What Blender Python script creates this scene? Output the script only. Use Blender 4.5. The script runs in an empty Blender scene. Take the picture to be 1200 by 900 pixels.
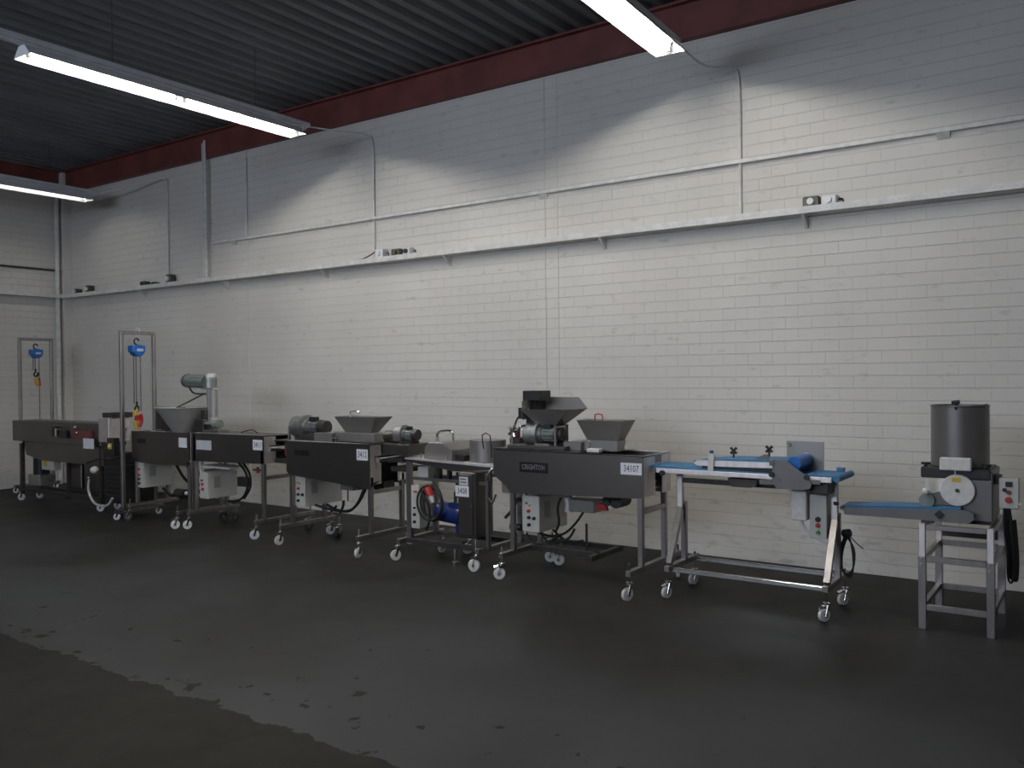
import bpy, bmesh, math, random
from mathutils import Vector, Matrix, Euler
random.seed(7)
SC = bpy.context.scene
COL = SC.collection
PI = math.pi

# ------------------------------------------------------------------ camera
F = 1008.34
yaw, pitch, roll = math.radians(34.7467), math.radians(-0.5239), math.radians(-0.60147)
fw = Vector((-math.sin(yaw)*math.cos(pitch), math.cos(yaw)*math.cos(pitch), math.sin(pitch)))
rt = Vector((math.cos(yaw), math.sin(yaw), 0))
up = rt.cross(fw)
rt, up = rt*math.cos(roll)+up*math.sin(roll), -rt*math.sin(roll)+up*math.cos(roll)
cd = bpy.data.cameras.new('camera')
cam = bpy.data.objects.new('camera', cd)
COL.objects.link(cam)
cam.matrix_world = Matrix(((rt.x, up.x, -fw.x, 0), (rt.y, up.y, -fw.y, 0), (rt.z, up.z, -fw.z, 1.6), (0, 0, 0, 1)))
cd.sensor_fit = 'HORIZONTAL'
cd.sensor_width = 36
cd.lens = 36*F/1200
cd.clip_start = 0.05
SC.camera = cam

# ------------------------------------------------------------------ world, exposure
W = bpy.data.worlds.new('world')
SC.world = W
W.use_nodes = True
W.node_tree.nodes['Background'].inputs[0].default_value = (0.72, 0.82, 1.0, 1)
W.node_tree.nodes['Background'].inputs[1].default_value = 11.0
SC.view_settings.view_transform = 'Standard'
SC.view_settings.look = 'None'
SC.view_settings.gamma = 1
SC.view_settings.exposure = -0.08
pd = bpy.data.lights.new('fill_window_portal', 'AREA')
pd.shape = 'RECTANGLE'; pd.size = 7.0; pd.size_y = 1.8; pd.cycles.is_portal = True
po = bpy.data.objects.new('fill_window_portal', pd); COL.objects.link(po)
po.location = (-4.5, -5.0, 3.6); po.rotation_euler = (PI/2, 0, 0)  # samples the world through the added window band
TUBE_POWER = 245.0

# ------------------------------------------------------------------ materials
def mat(name, col, rough=0.5, metal=0.0, noise=0.0, scale=8.0, stretch=(1, 1, 1), bump=0.0, emit=None, col2=None, rnoise=0.0, spec=0.5):
    m = bpy.data.materials.new(name)
    m.use_nodes = True
    nt = m.node_tree
    b = nt.nodes['Principled BSDF']
    b.inputs['Base Color'].default_value = (*col, 1)
    b.inputs['Roughness'].default_value = rough
    b.inputs['Metallic'].default_value = metal
    b.inputs['Specular IOR Level'].default_value = spec
    if emit:
        b.inputs['Emission Color'].default_value = (*emit[0], 1)
        b.inputs['Emission Strength'].default_value = emit[1]
    if noise or bump or rnoise:
        tc = nt.nodes.new('ShaderNodeTexCoord')
        mp = nt.nodes.new('ShaderNodeMapping')
        mp.inputs['Scale'].default_value = stretch
        nz = nt.nodes.new('ShaderNodeTexNoise')
        nz.inputs['Scale'].default_value = scale
        nz.inputs['Detail'].default_value = 6
        nt.links.new(tc.outputs['Object'], mp.inputs[0])
        nt.links.new(mp.outputs[0], nz.inputs['Vector'])
        if noise:
            mx = nt.nodes.new('ShaderNodeMixRGB')
            c2 = col2 or tuple(max(0, c*(1-noise)) for c in col)
            mx.inputs[1].default_value = (*col, 1)
            mx.inputs[2].default_value = (*c2, 1)
            cr = nt.nodes.new('ShaderNodeValToRGB')
            cr.color_ramp.elements[0].position = 0.38
            cr.color_ramp.elements[1].position = 0.62
            nt.links.new(nz.outputs['Fac'], cr.inputs[0])
            nt.links.new(cr.outputs[0], mx.inputs[0])
            nt.links.new(mx.outputs[0], b.inputs['Base Color'])
        if rnoise:
            mr = nt.nodes.new('ShaderNodeMapRange')
            mr.inputs['To Min'].default_value = max(0.03, rough-rnoise)
            mr.inputs['To Max'].default_value = rough+rnoise
            nt.links.new(nz.outputs['Fac'], mr.inputs['Value'])
            nt.links.new(mr.outputs[0], b.inputs['Roughness'])
        if bump:
            bp = nt.nodes.new('ShaderNodeBump')
            bp.inputs['Strength'].default_value = bump
            bp.inputs['Distance'].default_value = 0.004
            nt.links.new(nz.outputs['Fac'], bp.inputs['Height'])
            nt.links.new(bp.outputs[0], b.inputs['Normal'])
    return m

M = {}
M['steel'] = mat('brushed_stainless_steel', (0.20, 0.182, 0.17), 0.38, 1.0, 0.10, 2.5, (1, 1, 1.5), 0.0, rnoise=0.05)
M['litsteel'] = mat('rough_stainless_painted_lit', (0.85, 0.79, 0.77), 0.55, 1.0, 0.12, 30, (1, 1, 0.3), rnoise=0.06)  # steel lightened so parts look lit; lamp light put into the colour
M['tube'] = mat('stainless_square_tube', (0.40, 0.37, 0.355), 0.38, 1.0, 0.15, 20, (1, 1, 0.3), rnoise=0.08)
M['dark'] = mat('dark_dull_metal', (0.075, 0.07, 0.068), 0.5, 0.6, 0.3, 12)
M['chrome'] = mat('bright_chrome', (0.75, 0.74, 0.72), 0.18, 1.0, rnoise=0.04)
M['alu'] = mat('cast_aluminium', (0.42, 0.43, 0.42), 0.45, 0.9, 0.25, 25)
M['motor'] = mat('grey_green_motor_paint', (0.20, 0.23, 0.21), 0.45, 0.1, 0.25, 20)
M['cream'] = mat('cream_cabinet_paint', (0.56, 0.55, 0.50), 0.4, 0, 0.06, 6)
M['white'] = mat('white_nylon', (0.72, 0.70, 0.66), 0.45, 0, 0.12, 30)
M['paper'] = mat('white_paper', (0.78, 0.78, 0.80), 0.8)
M['ink'] = mat('black_marker_ink', (0.03, 0.03, 0.035), 0.7)
M['black'] = mat('black_plastic', (0.014, 0.014, 0.015), 0.45)
M['rubber'] = mat('black_rubber_cable', (0.012, 0.012, 0.012), 0.6)
M['red'] = mat('red_plastic', (0.45, 0.03, 0.025), 0.4)
M['green'] = mat('green_plastic', (0.05, 0.32, 0.05), 0.4)
M['yellow'] = mat('yellow_plastic', (0.62, 0.40, 0.02), 0.45)
M['blue'] = mat('blue_conveyor_belt', (0.025, 0.15, 0.31), 0.5)
M['hoistblue'] = mat('blue_hoist_enamel', (0.01, 0.14, 0.48), 0.35)
M['navy'] = mat('navy_motor_enamel', (0.01, 0.03, 0.16), 0.4)
M['ironred'] = mat('dark_red_oxide_paint', (0.20, 0.055, 0.048), 0.55, 0, 0.3, 3, (1, 1, 1))
M['lampwhite'] = mat('white_enamel_reflector', (0.80, 0.80, 0.80), 0.4)
M['rail'] = mat('grey_galvanised_rail', (0.62, 0.63, 0.66), 0.5, 0.0, 0.1, 6)
M['glow'] = mat('fluorescent_tube_glow', (1, 1, 1), 0.3, emit=((1.0, 0.97, 0.92), TUBE_POWER))
M['glow_mid'] = mat('reduced_tube_glow', (1, 1, 1), 0.3, emit=((1.0, 0.97, 0.92), TUBE_POWER*0.66))  # emission reduced to even out brightness on the wall
M['glow_dim'] = mat('dim_fluorescent_tube_glow', (1, 1, 1), 0.3, emit=((1.0, 0.985, 0.95), TUBE_POWER*0.07))  # emission cut to keep the far corner of the wall dim
M['traywhite'] = mat('off_white_tray_paint', (0.76, 0.745, 0.715), 0.5, 0, 0.15, 12)
M['ceiling'] = mat('grey_blue_deck_paint', (0.15, 0.165, 0.175), 0.5, 0.0, 0.3, 2.5, (1, 0.3, 1))
M['matt'] = mat('matt_grey_sheet_metal', (0.42, 0.405, 0.38), 0.5, 0.2, 0.1, 8)
M['sheet'] = mat('satin_sheet_steel', (0.30, 0.285, 0.27), 0.42, 0.65, 0.10, 5)
M['midsheet'] = mat('darker_sheet_steel', (0.20, 0.19, 0.185), 0.40, 0.65, 0.08, 5)
M['vent'] = mat('grey_vent_plastic', (0.24, 0.24, 0.25), 0.5)
M['plaque'] = mat('dark_brown_plate', (0.02, 0.016, 0.015), 0.4, 0.3)
M['socketdark'] = mat('olive_grey_socket', (0.09, 0.085, 0.06), 0.5, 0, 0.2, 20)
M['clearwhite'] = mat('milky_hose', (0.55, 0.53, 0.48), 0.3)

def wall_material():
    m = bpy.data.materials.new('white_painted_brick')
    m.use_nodes = True
    nt = m.node_tree
    b = nt.nodes['Principled BSDF']
    b.inputs['Roughness'].default_value = 0.6
    g = nt.nodes.new('ShaderNodeNewGeometry')
    n1 = nt.nodes.new('ShaderNodeTexNoise'); n1.inputs['Scale'].default_value = 0.8; n1.inputs['Detail'].default_value = 5
    n2 = nt.nodes.new('ShaderNodeTexNoise'); n2.inputs['Scale'].default_value = 9; n2.inputs['Detail'].default_value = 7
    nt.links.new(g.outputs['Position'], n1.inputs['Vector'])
    nt.links.new(g.outputs['Position'], n2.inputs['Vector'])
    mp = nt.nodes.new('ShaderNodeMapping'); mp.inputs['Scale'].default_value = (0.8, 1, 2)
    nt.links.new(g.outputs['Position'], mp.inputs[0]); nt.links.new(mp.outputs[0], n2.inputs['Vector'])
    r = nt.nodes.new('ShaderNodeValToRGB')
    r.color_ramp.elements[0].position = 0.3; r.color_ramp.elements[0].color = (0.63, 0.60, 0.55, 1)
    r.color_ramp.elements[1].position = 0.7; r.color_ramp.elements[1].color = (0.73, 0.70, 0.645, 1)
    nt.links.new(n1.outputs['Fac'], r.inputs[0])
    # scuffs: darker specks, denser near the floor
    sep = nt.nodes.new('ShaderNodeSeparateXYZ'); nt.links.new(g.outputs['Position'], sep.inputs[0])
    low = nt.nodes.new('ShaderNodeMapRange'); low.inputs['From Min'].default_value = 0.9; low.inputs['From Max'].default_value = 0.0
    low.inputs['To Min'].default_value = 0.0; low.inputs['To Max'].default_value = 0.07
    nt.links.new(sep.outputs['Z'], low.inputs['Value'])
    ad = nt.nodes.new('ShaderNodeMath'); ad.operation = 'ADD'
    nt.links.new(n2.outputs['Fac'], ad.inputs[0]); nt.links.new(low.outputs[0], ad.inputs[1])
    r2 = nt.nodes.new('ShaderNodeValToRGB')
    r2.color_ramp.elements[0].position = 0.62; r2.color_ramp.elements[0].color = (0, 0, 0, 1)
    r2.color_ramp.elements[1].position = 0.86; r2.color_ramp.elements[1].color = (0.8, 0.8, 0.8, 1)
    nt.links.new(ad.outputs[0], r2.inputs[0])
    mx = nt.nodes.new('ShaderNodeMixRGB'); mx.inputs[2].default_value = (0.36, 0.34, 0.305, 1)
    nt.links.new(r2.outputs[0], mx.inputs[0]); nt.links.new(r.outputs[0], mx.inputs[1])
    nt.links.new(mx.outputs[0], b.inputs['Base Color'])
    bp = nt.nodes.new('ShaderNodeBump'); bp.inputs['Strength'].default_value = 0.35; bp.inputs['Distance'].default_value = 0.003
    n3 = nt.nodes.new('ShaderNodeTexNoise'); n3.inputs['Scale'].default_value = 45; n3.inputs['Detail'].default_value = 4
    nt.links.new(g.outputs['Position'], n3.inputs['Vector'])
    nt.links.new(n3.outputs['Fac'], bp.inputs['Height']); nt.links.new(bp.outputs[0], b.inputs['Normal'])
    return m
M['wall'] = wall_material()
M['joint'] = mat('painted_mortar_joint', (0.56, 0.54, 0.505), 0.8)

def floor_material():
    m = bpy.data.materials.new('worn_grey_floor_paint')
    m.use_nodes = True
    nt = m.node_tree
    b = nt.nodes['Principled BSDF']
    b.inputs['Specular IOR Level'].default_value = 0.13
    g = nt.nodes.new('ShaderNodeNewGeometry')
    sep = nt.nodes.new('ShaderNodeSeparateXYZ'); nt.links.new(g.outputs['Position'], sep.inputs[0])
    def noise(s, d=6, dist=0.0):
        n = nt.nodes.new('ShaderNodeTexNoise'); n.inputs['Scale'].default_value = s; n.inputs['Detail'].default_value = d
        n.inputs['Distortion'].default_value = dist
        nt.links.new(g.outputs['Position'], n.inputs['Vector']); return n
    big = noise(0.55, 4); mid = noise(2.6, 8, 0.4); fine = noise(11, 8)
    def math_(op, a, c):
        n = nt.nodes.new('ShaderNodeMath'); n.operation = op
        for i, v in enumerate((a, c)):
            if isinstance(v, (int, float)): n.inputs[i].default_value = v
            else: nt.links.new(v, n.inputs[i])
        return n.outputs[0]
    def ramp(v, p0, p1, c0, c1):
        r = nt.nodes.new('ShaderNodeValToRGB')
        r.color_ramp.elements[0].position = p0; r.color_ramp.elements[0].color = (*c0, 1)
        r.color_ramp.elements[1].position = p1; r.color_ramp.elements[1].color = (*c1, 1)
        nt.links.new(v, r.inputs[0]); return r.outputs[0]
    paint = ramp(mid.outputs['Fac'], 0.35, 0.65, (0.028, 0.029, 0.030), (0.039, 0.040, 0.041))
    bare = ramp(fine.outputs['Fac'], 0.3, 0.7, (0.013, 0.0112, 0.009), (0.018, 0.0155, 0.0125))
    # the painted field ends at a ragged edge along y = 2.6
    e = math_('ADD', sep.outputs['Y'], math_('MULTIPLY', math_('SUBTRACT', noise(5, 8).outputs['Fac'], 0.5), 0.22))
    edge = ramp(math_('SUBTRACT', e, 2.12), 0.49, 0.50, (0, 0, 0), (1, 1, 1))
    # flaked spots near the edge
    near = nt.nodes.new('ShaderNodeMapRange'); near.inputs['From Min'].default_value = 4.2; near.inputs['From Max'].default_value = 2.6
    near.inputs['To Min'].default_value = 0.0; near.inputs['To Max'].default_value = 0.14
    nt.links.new(sep.outputs['Y'], near.inputs['Value'])
    fl = math_('ADD', noise(7.5, 9, 0.3).outputs['Fac'], near.outputs[0])
    flake = ramp(fl, 0.750, 0.775, (1, 1, 1), (0, 0, 0))
    mask = math_('MULTIPLY', edge, flake)
    worn_dimmed = nt.nodes.new('ShaderNodeMixRGB'); worn_dimmed.inputs[2].default_value = (0.013, 0.012, 0.0105, 1)
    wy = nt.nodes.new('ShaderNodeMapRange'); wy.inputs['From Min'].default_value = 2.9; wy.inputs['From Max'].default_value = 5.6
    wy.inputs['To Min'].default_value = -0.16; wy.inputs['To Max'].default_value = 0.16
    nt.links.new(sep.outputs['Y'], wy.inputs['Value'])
    wf = ramp(math_('ADD', big.outputs['Fac'], wy.outputs[0]), 0.40, 0.62, (0, 0, 0), (0.85, 0.85, 0.85))  # random wear, plus light fall-off towards the machines painted into the colour
    nt.links.new(wf, worn_dimmed.inputs[0]); nt.links.new(paint, worn_dimmed.inputs[1])
    mx = nt.nodes.new('ShaderNodeMixRGB')
    nt.links.new(mask, mx.inputs[0]); nt.links.new(bare, mx.inputs[1]); nt.links.new(worn_dimmed.outputs[0], mx.inputs[2])
    nt.links.new(mx.outputs[0], b.inputs['Base Color'])
    mr = nt.nodes.new('ShaderNodeMapRange'); mr.inputs['To Min'].default_value = 0.70; mr.inputs['To Max'].default_value = 0.52
    nt.links.new(mask, mr.inputs['Value'])
    rr = math_('ADD', mr.outputs[0], math_('MULTIPLY', math_('SUBTRACT', mid.outputs['Fac'], 0.5), 0.25))
    nt.links.new(rr, b.inputs['Roughness'])
    bp = nt.nodes.new('ShaderNodeBump'); bp.inputs['Strength'].default_value = 0.12; bp.inputs['Distance'].default_value = 0.004
    nt.links.new(fine.outputs['Fac'], bp.inputs['Height']); nt.links.new(bp.outputs[0], b.inputs['Normal'])
    return m
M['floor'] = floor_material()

# ------------------------------------------------------------------ mesh helpers (all coordinates are world metres)
OFF = {}
class MB:
    def __init__(s): s.bm = bmesh.new(); s.smooth = False
    def box(s, x0, x1, y0, y1, z0, z1, rot=None):
        c = Vector(((x0+x1)/2, (y0+y1)/2, (z0+z1)/2))
        d = (abs(x1-x0), abs(y1-y0), abs(z1-z0))
        mt = Matrix.Translation(c)
        if rot: mt = mt @ Euler(rot).to_matrix().to_4x4()
        bmesh.ops.create_cube(s.bm, size=1, matrix=mt @ Matrix.Diagonal((*d, 1)))
        return s
    def bar(s, a, b, w=0.04, h=None):
        a, b = Vector(a), Vector(b); h = h or w
        d = b-a; L = d.length; z = d.normalized()
        x = Vector((1, 0, 0)) if abs(z.x) < 0.9 else Vector((0, 1, 0))
        y = z.cross(x).normalized(); x = y.cross(z)
        mt = Matrix(((x.x, y.x, z.x, 0), (x.y, y.y, z.y, 0), (x.z, y.z, z.z, 0), (0, 0, 0, 1)))
        mt = Matrix.Translation((a+b)/2) @ mt @ Matrix.Diagonal((w, h, L, 1))
        bmesh.ops.create_cube(s.bm, size=1, matrix=mt)
        return s
    def cyl(s, a, b, r, r2=None, seg=20, caps=True):
        a, b = Vector(a), Vector(b); d = b-a
        q = d.to_track_quat('Z', 'Y').to_matrix().to_4x4()
        bmesh.ops.create_cone(s.bm, cap_ends=caps, segments=seg, radius1=r, radius2=r if r2 is None else r2, depth=d.length,
                              matrix=Matrix.Translation((a+b)/2) @ q)
        s.smooth = True
        return s
    def ball(s, c, r, sc=(1, 1, 1), seg=14):
        bmesh.ops.create_uvsphere(s.bm, u_segments=seg, v_segments=max(6, seg//2+2), radius=r,
                                  matrix=Matrix.Translation(c) @ Matrix.Diagonal((*sc, 1)))
        s.smooth = True
        return s
    def tube(s, pts, r, seg=8, closed=False, sub=5):
        P = [Vector(p) for p in pts]; n = len(P); Q = []
        rng = range(n if closed else n-1)
        for i in rng:
            if closed: p0, p1, p2, p3 = P[(i-1) % n], P[i], P[(i+1) % n], P[(i+2) % n]
            else: p0, p1, p2, p3 = P[max(i-1, 0)], P[i], P[i+1], P[min(i+2, n-1)]
            for k in range(sub):
                t = k/sub
                Q.append(0.5*((2*p1)+(p2-p0)*t+(2*p0-5*p1+4*p2-p3)*t*t+(3*p1-p0-3*p2+p3)*t**3))
        if not closed: Q.append(P[-1])
        rings = []; m = len(Q); prev = None
        for i, q in enumerate(Q):
            tg = (Q[(i+1) % m]-Q[i-1]) if closed else (Q[min(i+1, m-1)]-Q[max(i-1, 0)])
            tg.normalize()
            if prev is None:
                nx = tg.orthogonal().normalized()
            else:
                nx = prev-tg*prev.dot(tg)
                nx = nx.normalized() if nx.length > 1e-6 else tg.orthogonal().normalized()
            prev = nx; ny = tg.cross(nx)
            rings.append([s.bm.verts.new(q+(nx*math.cos(2*PI*j/seg)+ny*math.sin(2*PI*j/seg))*r) for j in range(seg)])
        for i in range(m if closed else m-1):
            a, b = rings[i], rings[(i+1) % m]
            for j in range(seg):
                s.bm.faces.new((a[j], a[(j+1) % seg], b[(j+1) % seg], b[j]))
        if not closed:
            s.bm.faces.new(rings[0][::-1]); s.bm.faces.new(rings[-1])
        s.smooth = True
        return s
    def prism(s, poly, axis, t0, t1):
        """poly in the two other axes (ascending order), extruded along axis"""
        def v(p, t):
            if axis == 'x': return (t, p[0], p[1])
            if axis == 'y': return (p[0], t, p[1])
            return (p[0], p[1], t)
        A = [s.bm.verts.new(v(p, t0)) for p in poly]; B = [s.bm.verts.new(v(p, t1)) for p in poly]
        n = len(poly)
        s.bm.faces.new(A); s.bm.faces.new(B[::-1])
        for i in range(n): s.bm.faces.new((A[i], B[i], B[(i+1) % n], A[(i+1) % n]))
        return s
    def loft(s, lo, hi, thick=0.0, bottom=False):
        """open-topped hopper: lo/hi = (x0,x1,y0,y1,z); walls with thickness"""
        def ring(q, e): return [s.bm.verts.new(p) for p in ((q[0]+e, q[2]+e, q[4]), (q[1]-e, q[2]+e, q[4]), (q[1]-e, q[3]-e, q[4]), (q[0]+e, q[3]-e, q[4]))]
        a, b = ring(lo, 0), ring(hi, 0)
        ai, bi = ring(lo, thick), ring(hi, thick)
        for i in range(4):
            j = (i+1) % 4
            s.bm.faces.new((a[i], a[j], b[j], b[i])); s.bm.faces.new((ai[j], ai[i], bi[i], bi[j]))
            s.bm.faces.new((b[i], b[j], bi[j], bi[i]))
            if not bottom: s.bm.faces.new((a[j], a[i], ai[i], ai[j]))
        if bottom: s.bm.faces.new(a[::-1])
        return s
    def lathe(s, c, prof, axis='z', seg=28):
        c = Vector(c); rings = []
        for r, t in prof:
            ring = []
            for j in range(seg):
                u, w = r*math.cos(2*PI*j/seg), r*math.sin(2*PI*j/seg)
                p = {'z': (u, w, t), 'y': (u, t, w), 'x': (t, u, w)}[axis]
                ring.append(s.bm.verts.new(c+Vector(p)))
            rings.append(ring)
        for a, b in zip(rings, rings[1:]):
            for j in range(seg): s.bm.faces.new((a[j], a[(j+1) % seg], b[(j+1) % seg], b[j]))
        if prof[0][0] > 0: s.bm.faces.new(rings[0][::-1])
        if prof[-1][0] > 0: s.bm.faces.new(rings[-1])
        s.smooth = True
        return s
    def build(s, name, m, parent=None, bevel=0.0, label=None, kind=None):
        bm = s.bm
        bmesh.ops.remove_doubles(bm, verts=bm.verts, dist=1e-6)
        bmesh.ops.recalc_face_normals(bm, faces=bm.faces)
        if bevel:
            es = [e for e in bm.edges if len(e.link_faces) == 2 and e.calc_face_angle(0) > 0.7]
            bmesh.ops.bevel(bm, geom=es, offset=bevel, segments=1, affect='EDGES', clamp_overlap=True)
        off = OFF.get(parent.name, Vector((0, 0, 0))) if parent else None
        if off is None:
            vs = [v.co for v in bm.verts]
            off = Vector(((min(v.x for v in vs)+max(v.x for v in vs))/2, (min(v.y for v in vs)+max(v.y for v in vs))/2, min(v.z for v in vs)))
            loc = off.copy()
        else: loc = Vector((0, 0, 0))
        bmesh.ops.translate(bm, verts=bm.verts, vec=-off)
        me = bpy.data.meshes.new(name); bm.to_mesh(me); bm.free()
        me.materials.append(m if not isinstance(m, str) else M[m])
        if s.smooth:
            me.polygons.foreach_set('use_smooth', [True]*len(me.polygons))
            try: me.set_sharp_from_angle(angle=math.radians(35))
            except Exception: pass
        o = bpy.data.objects.new(name, me); COL.objects.link(o)
        o.location = loc
        if parent: o.parent = parent
        OFF[o.name] = off.copy()
        if label: o['label'] = label
        if kind: o['kind'] = kind
        return o

def tag(o, label, cat, group=None):
    o['label'] = label; o['category'] = cat
    if group: o['group'] = group
    return o
def thing(name, label, cat, loc, group=None):
    o = bpy.data.objects.new(name, None); COL.objects.link(o)
    o.location = loc; o.empty_display_size = 0.1
    OFF[o.name] = Vector(loc)
    return tag(o, label, cat, group)
def struct(o): o['kind'] = 'structure'; return o

def text(parent, body, x, y, z, size, m='ink', name='lettering', rotx=PI/2, rotz=0, sx=1.0):
    cu = bpy.data.curves.new('t', 'FONT'); cu.body = body; cu.size = size; cu.align_x = 'CENTER'; cu.align_y = 'CENTER'
    cu.extrude = 0.0004; cu.resolution_u = 2
    tmp = bpy.data.objects.new('t', cu); COL.objects.link(tmp)
    dg = bpy.context.evaluated_depsgraph_get()
    me = bpy.data.meshes.new_from_object(tmp.evaluated_get(dg))
    bpy.data.objects.remove(tmp); bpy.data.curves.remove(cu)
    me.transform(Matrix.Translation(Vector((x, y, z))-OFF[parent.name]) @ Euler((rotx, 0, rotz)).to_matrix().to_4x4() @ Matrix.Diagonal((sx, 1, 1, 1)))
    me.materials.clear(); me.materials.append(M[m]); me.name = name
    o = bpy.data.objects.new(name, me); COL.objects.link(o); o.parent = parent
    OFF[o.name] = OFF[parent.name].copy()
    return o

# ------------------------------------------------------------------ the setting
XL, YB, ZC = -13.5, 7.2, 4.87
XR, YF = 4.5, -5.0
ZW = 4.55   # brickwork stops under the steel beam

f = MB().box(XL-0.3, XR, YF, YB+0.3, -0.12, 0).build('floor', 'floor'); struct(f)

# corrugated steel deck, ribs running out from the long wall
bm = MB(); pitch_ = 0.20; dep = 0.055; prof = []
x = XL-0.2
while x < XR:
    prof += [(x, ZC), (x+0.075, ZC), (x+0.10, ZC+dep), (x+0.175, ZC+dep)]
    x += pitch_
A = [bm.bm.verts.new((p[0], YF, p[1])) for p in prof]; B = [bm.bm.verts.new((p[0], YB+0.1, p[1])) for p in prof]
A2 = [bm.bm.verts.new((p[0], YF, p[1]+0.02)) for p in prof]; B2 = [bm.bm.verts.new((p[0], YB+0.1, p[1]+0.02)) for p in prof]
for i in range(len(prof)-1):
    bm.bm.faces.new((A[i], B[i], B[i+1], A[i+1])); bm.bm.faces.new((A2[i+1], B2[i+1], B2[i], A2[i]))
struct(bm.build('ceiling', 'ceiling'))

# brick walls: recessed joint bed plus proud bricks
CH, BL, JT, VT = 0.0985, 0.215, 0.0045, 0.0006
def brick_verts(u0, u1, z0, z1, d):
    c, e = 0.002, 0.003
    return [(u0, e, z0), (u1, e, z0), (u1, e, z1), (u0, e, z1), (u0+0.0004, d, z0+c), (u1-0.0004, d, z0+c), (u1-0.0004, d, z1-c), (u0+0.0004, d, z1-c)]
BF = [(4, 5, 6, 7), (0, 1, 5, 4), (1, 2, 6, 5), (2, 3, 7, 6), (3, 0, 4, 7)]
wb = MB().box(XL, XR, YB+0.002, YB+0.3, 0, ZC+0.05).build('wall_back', 'joint'); struct(wb)
cells = []
nz = int(ZW/CH)+1
for k in range(nz):
    z0 = k*CH; z1 = min(z0+CH-JT, ZW)
    if z1-z0 < 0.01: continue
    x = XL+(0 if k % 2 else -BL/2)
    while x < XR:
        a, b = max(x, XL), min(x+BL-VT, XR)
        # flush strip of the hidden column has no brick bond break
        if b-a > 0.02: cells.append((a, b, z0, z1))
        x += BL
def in_view(c):
    p = Vector(((c[0]+c[1])/2, YB, (c[2]+c[3])/2))-Vector((0, 0, 1.6))
    w = p.dot(fw); return w > 0 and abs(p.dot(rt)/w*F) < 600 and abs(p.dot(up)/w*F) < 450
rank = sorted([c for c in cells if in_view(c) and c[2] < 2.8 and c[1]-c[0] > 0.15], key=lambda c: (c[0]**2+YB**2+(c[2]-1.6)**2))
single = set(rank[:300])
vs, fs = [], []
for c in cells:
    d = -random.uniform(0.0, 0.0010)
    V = brick_verts(*c, d)
    if c in single: continue
    n = len(vs); vs += [(p[0], YB+p[1], p[2]) for p in V]; fs += [tuple(n+i for i in q) for q in BF]
me = bpy.data.meshes.new('brickwork'); me.from_pydata(vs, [], fs); me.materials.append(M['wall'])
o = bpy.data.objects.new('brickwork', me); COL.objects.link(o); o.parent = wb; o.location = -OFF['wall_back']; o['kind'] = 'stuff'
V = brick_verts(-(BL-VT)/2, (BL-VT)/2, 0, CH-JT, 0)
bme = bpy.data.meshes.new('brick'); bme.from_pydata(V, [], BF); bme.materials.append(M['wall'])
for c in single:
    o = bpy.data.objects.new('brick', bme); COL.objects.link(o); o.parent = wb
    o.location = Vector(((c[0]+c[1])/2, YB-random.uniform(0, 0.0022), c[2]))-OFF['wall_back']

wl = MB().box(XL-0.3, XL-0.002, YF, YB+0.3, 0, ZC+0.05).build('wall_left', 'joint'); struct(wl)
vs, fs = [], []
for k in range(int(ZC/CH)+1):
    z0 = k*CH; y = YB-(BL/2 if k % 2 else 0)
    while y > 2.0:
        V = brick_verts(y-BL+VT, y, z0, z0+CH-JT, -random.uniform(0, 0.0022))
        n = len(vs); vs += [(XL-p[1], p[0], p[2]) for p in V]; fs += [tuple(n+i for i in q) for q in BF]
        y -= BL
me = bpy.data.meshes.new('brickwork'); me.from_pydata(vs, [], fs); me.materials.append(M['wall'])
o = bpy.data.objects.new('brickwork', me); COL.objects.link(o); o.parent = wl; o.location = -OFF['wall_left']; o['kind'] = 'stuff'

# the sides behind the photographer: plain walls with an unseen window band added for fill daylight
struct(MB().box(XR, XR+0.2, YF, YB+0.3, 0, ZC+0.05).build('wall_right', 'wall'))
WX0, WX1, WZ0, WZ1 = -8.0, -1.0, 2.7, 4.5
struct(MB().box(XL-0.3, XR, YF-0.2, YF, 0, WZ0).box(XL-0.3, XR, YF-0.2, YF, WZ1, ZC+0.05).box(XL-0.3, WX0, YF-0.2, YF, WZ0, WZ1).box(WX1, XR, YF-0.2, YF, WZ0, WZ1).build('wall_front', 'wall'))
b = MB()
for k in range(11):
    x = WX0+(WX1-WX0)*k/10
    b.box(x-0.03, x+0.03, YF-0.12, YF-0.06, WZ0, WZ1)
b.box(WX0, WX1, YF-0.12, YF-0.06, WZ0, WZ0+0.06).box(WX0, WX1, YF-0.12, YF-0.06, WZ1-0.06, WZ1)
struct(b.build('fill_window_1', 'rail'))
# corner pilaster and seams of the long wall
struct(MB().box(XL, XL+0.10, 7.07, YB, 0, ZC).build('trim_1', 'wall', bevel=0.004))
struct(MB().box(-4.575, -4.57, YB-0.008, YB+0.01, 0, ZW).box(-4.43, -4.425, YB-0.006, YB+0.01, 0, ZW).build('trim_2', 'wall'))
struct(MB().box(-9.13, -9.115, YB-0.008, YB+0.01, 0, ZW).build('trim_3', 'wall'))

# steel channel beam on top of the brickwork
b = MB()
b.box(XL, XR, 7.12, 7.135, ZW, ZC+0.0)
b.box(XL, XR, 7.135, 7.30, ZW, ZW+0.014).box(XL, XR, 7.135, 7.30, ZC-0.016, ZC)
b.box(XL, XR, 7.06, 7.12, ZC-0.02, ZC)
bo = b.build('steel_beam', 'ironred'); tag(bo, 'dark red painted steel beam running along the top of the long brick wall', 'beam')
b = MB().box(XL, XL+0.02, 2.0, 7.05, ZC-0.30, ZC).box(XL, XL+0.07, 2.0, 7.05, ZC-0.02, ZC)
tag(b.build('steel_beam', 'ironred'), 'short dark red steel beam under the deck on the far left wall', 'beam')

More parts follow.
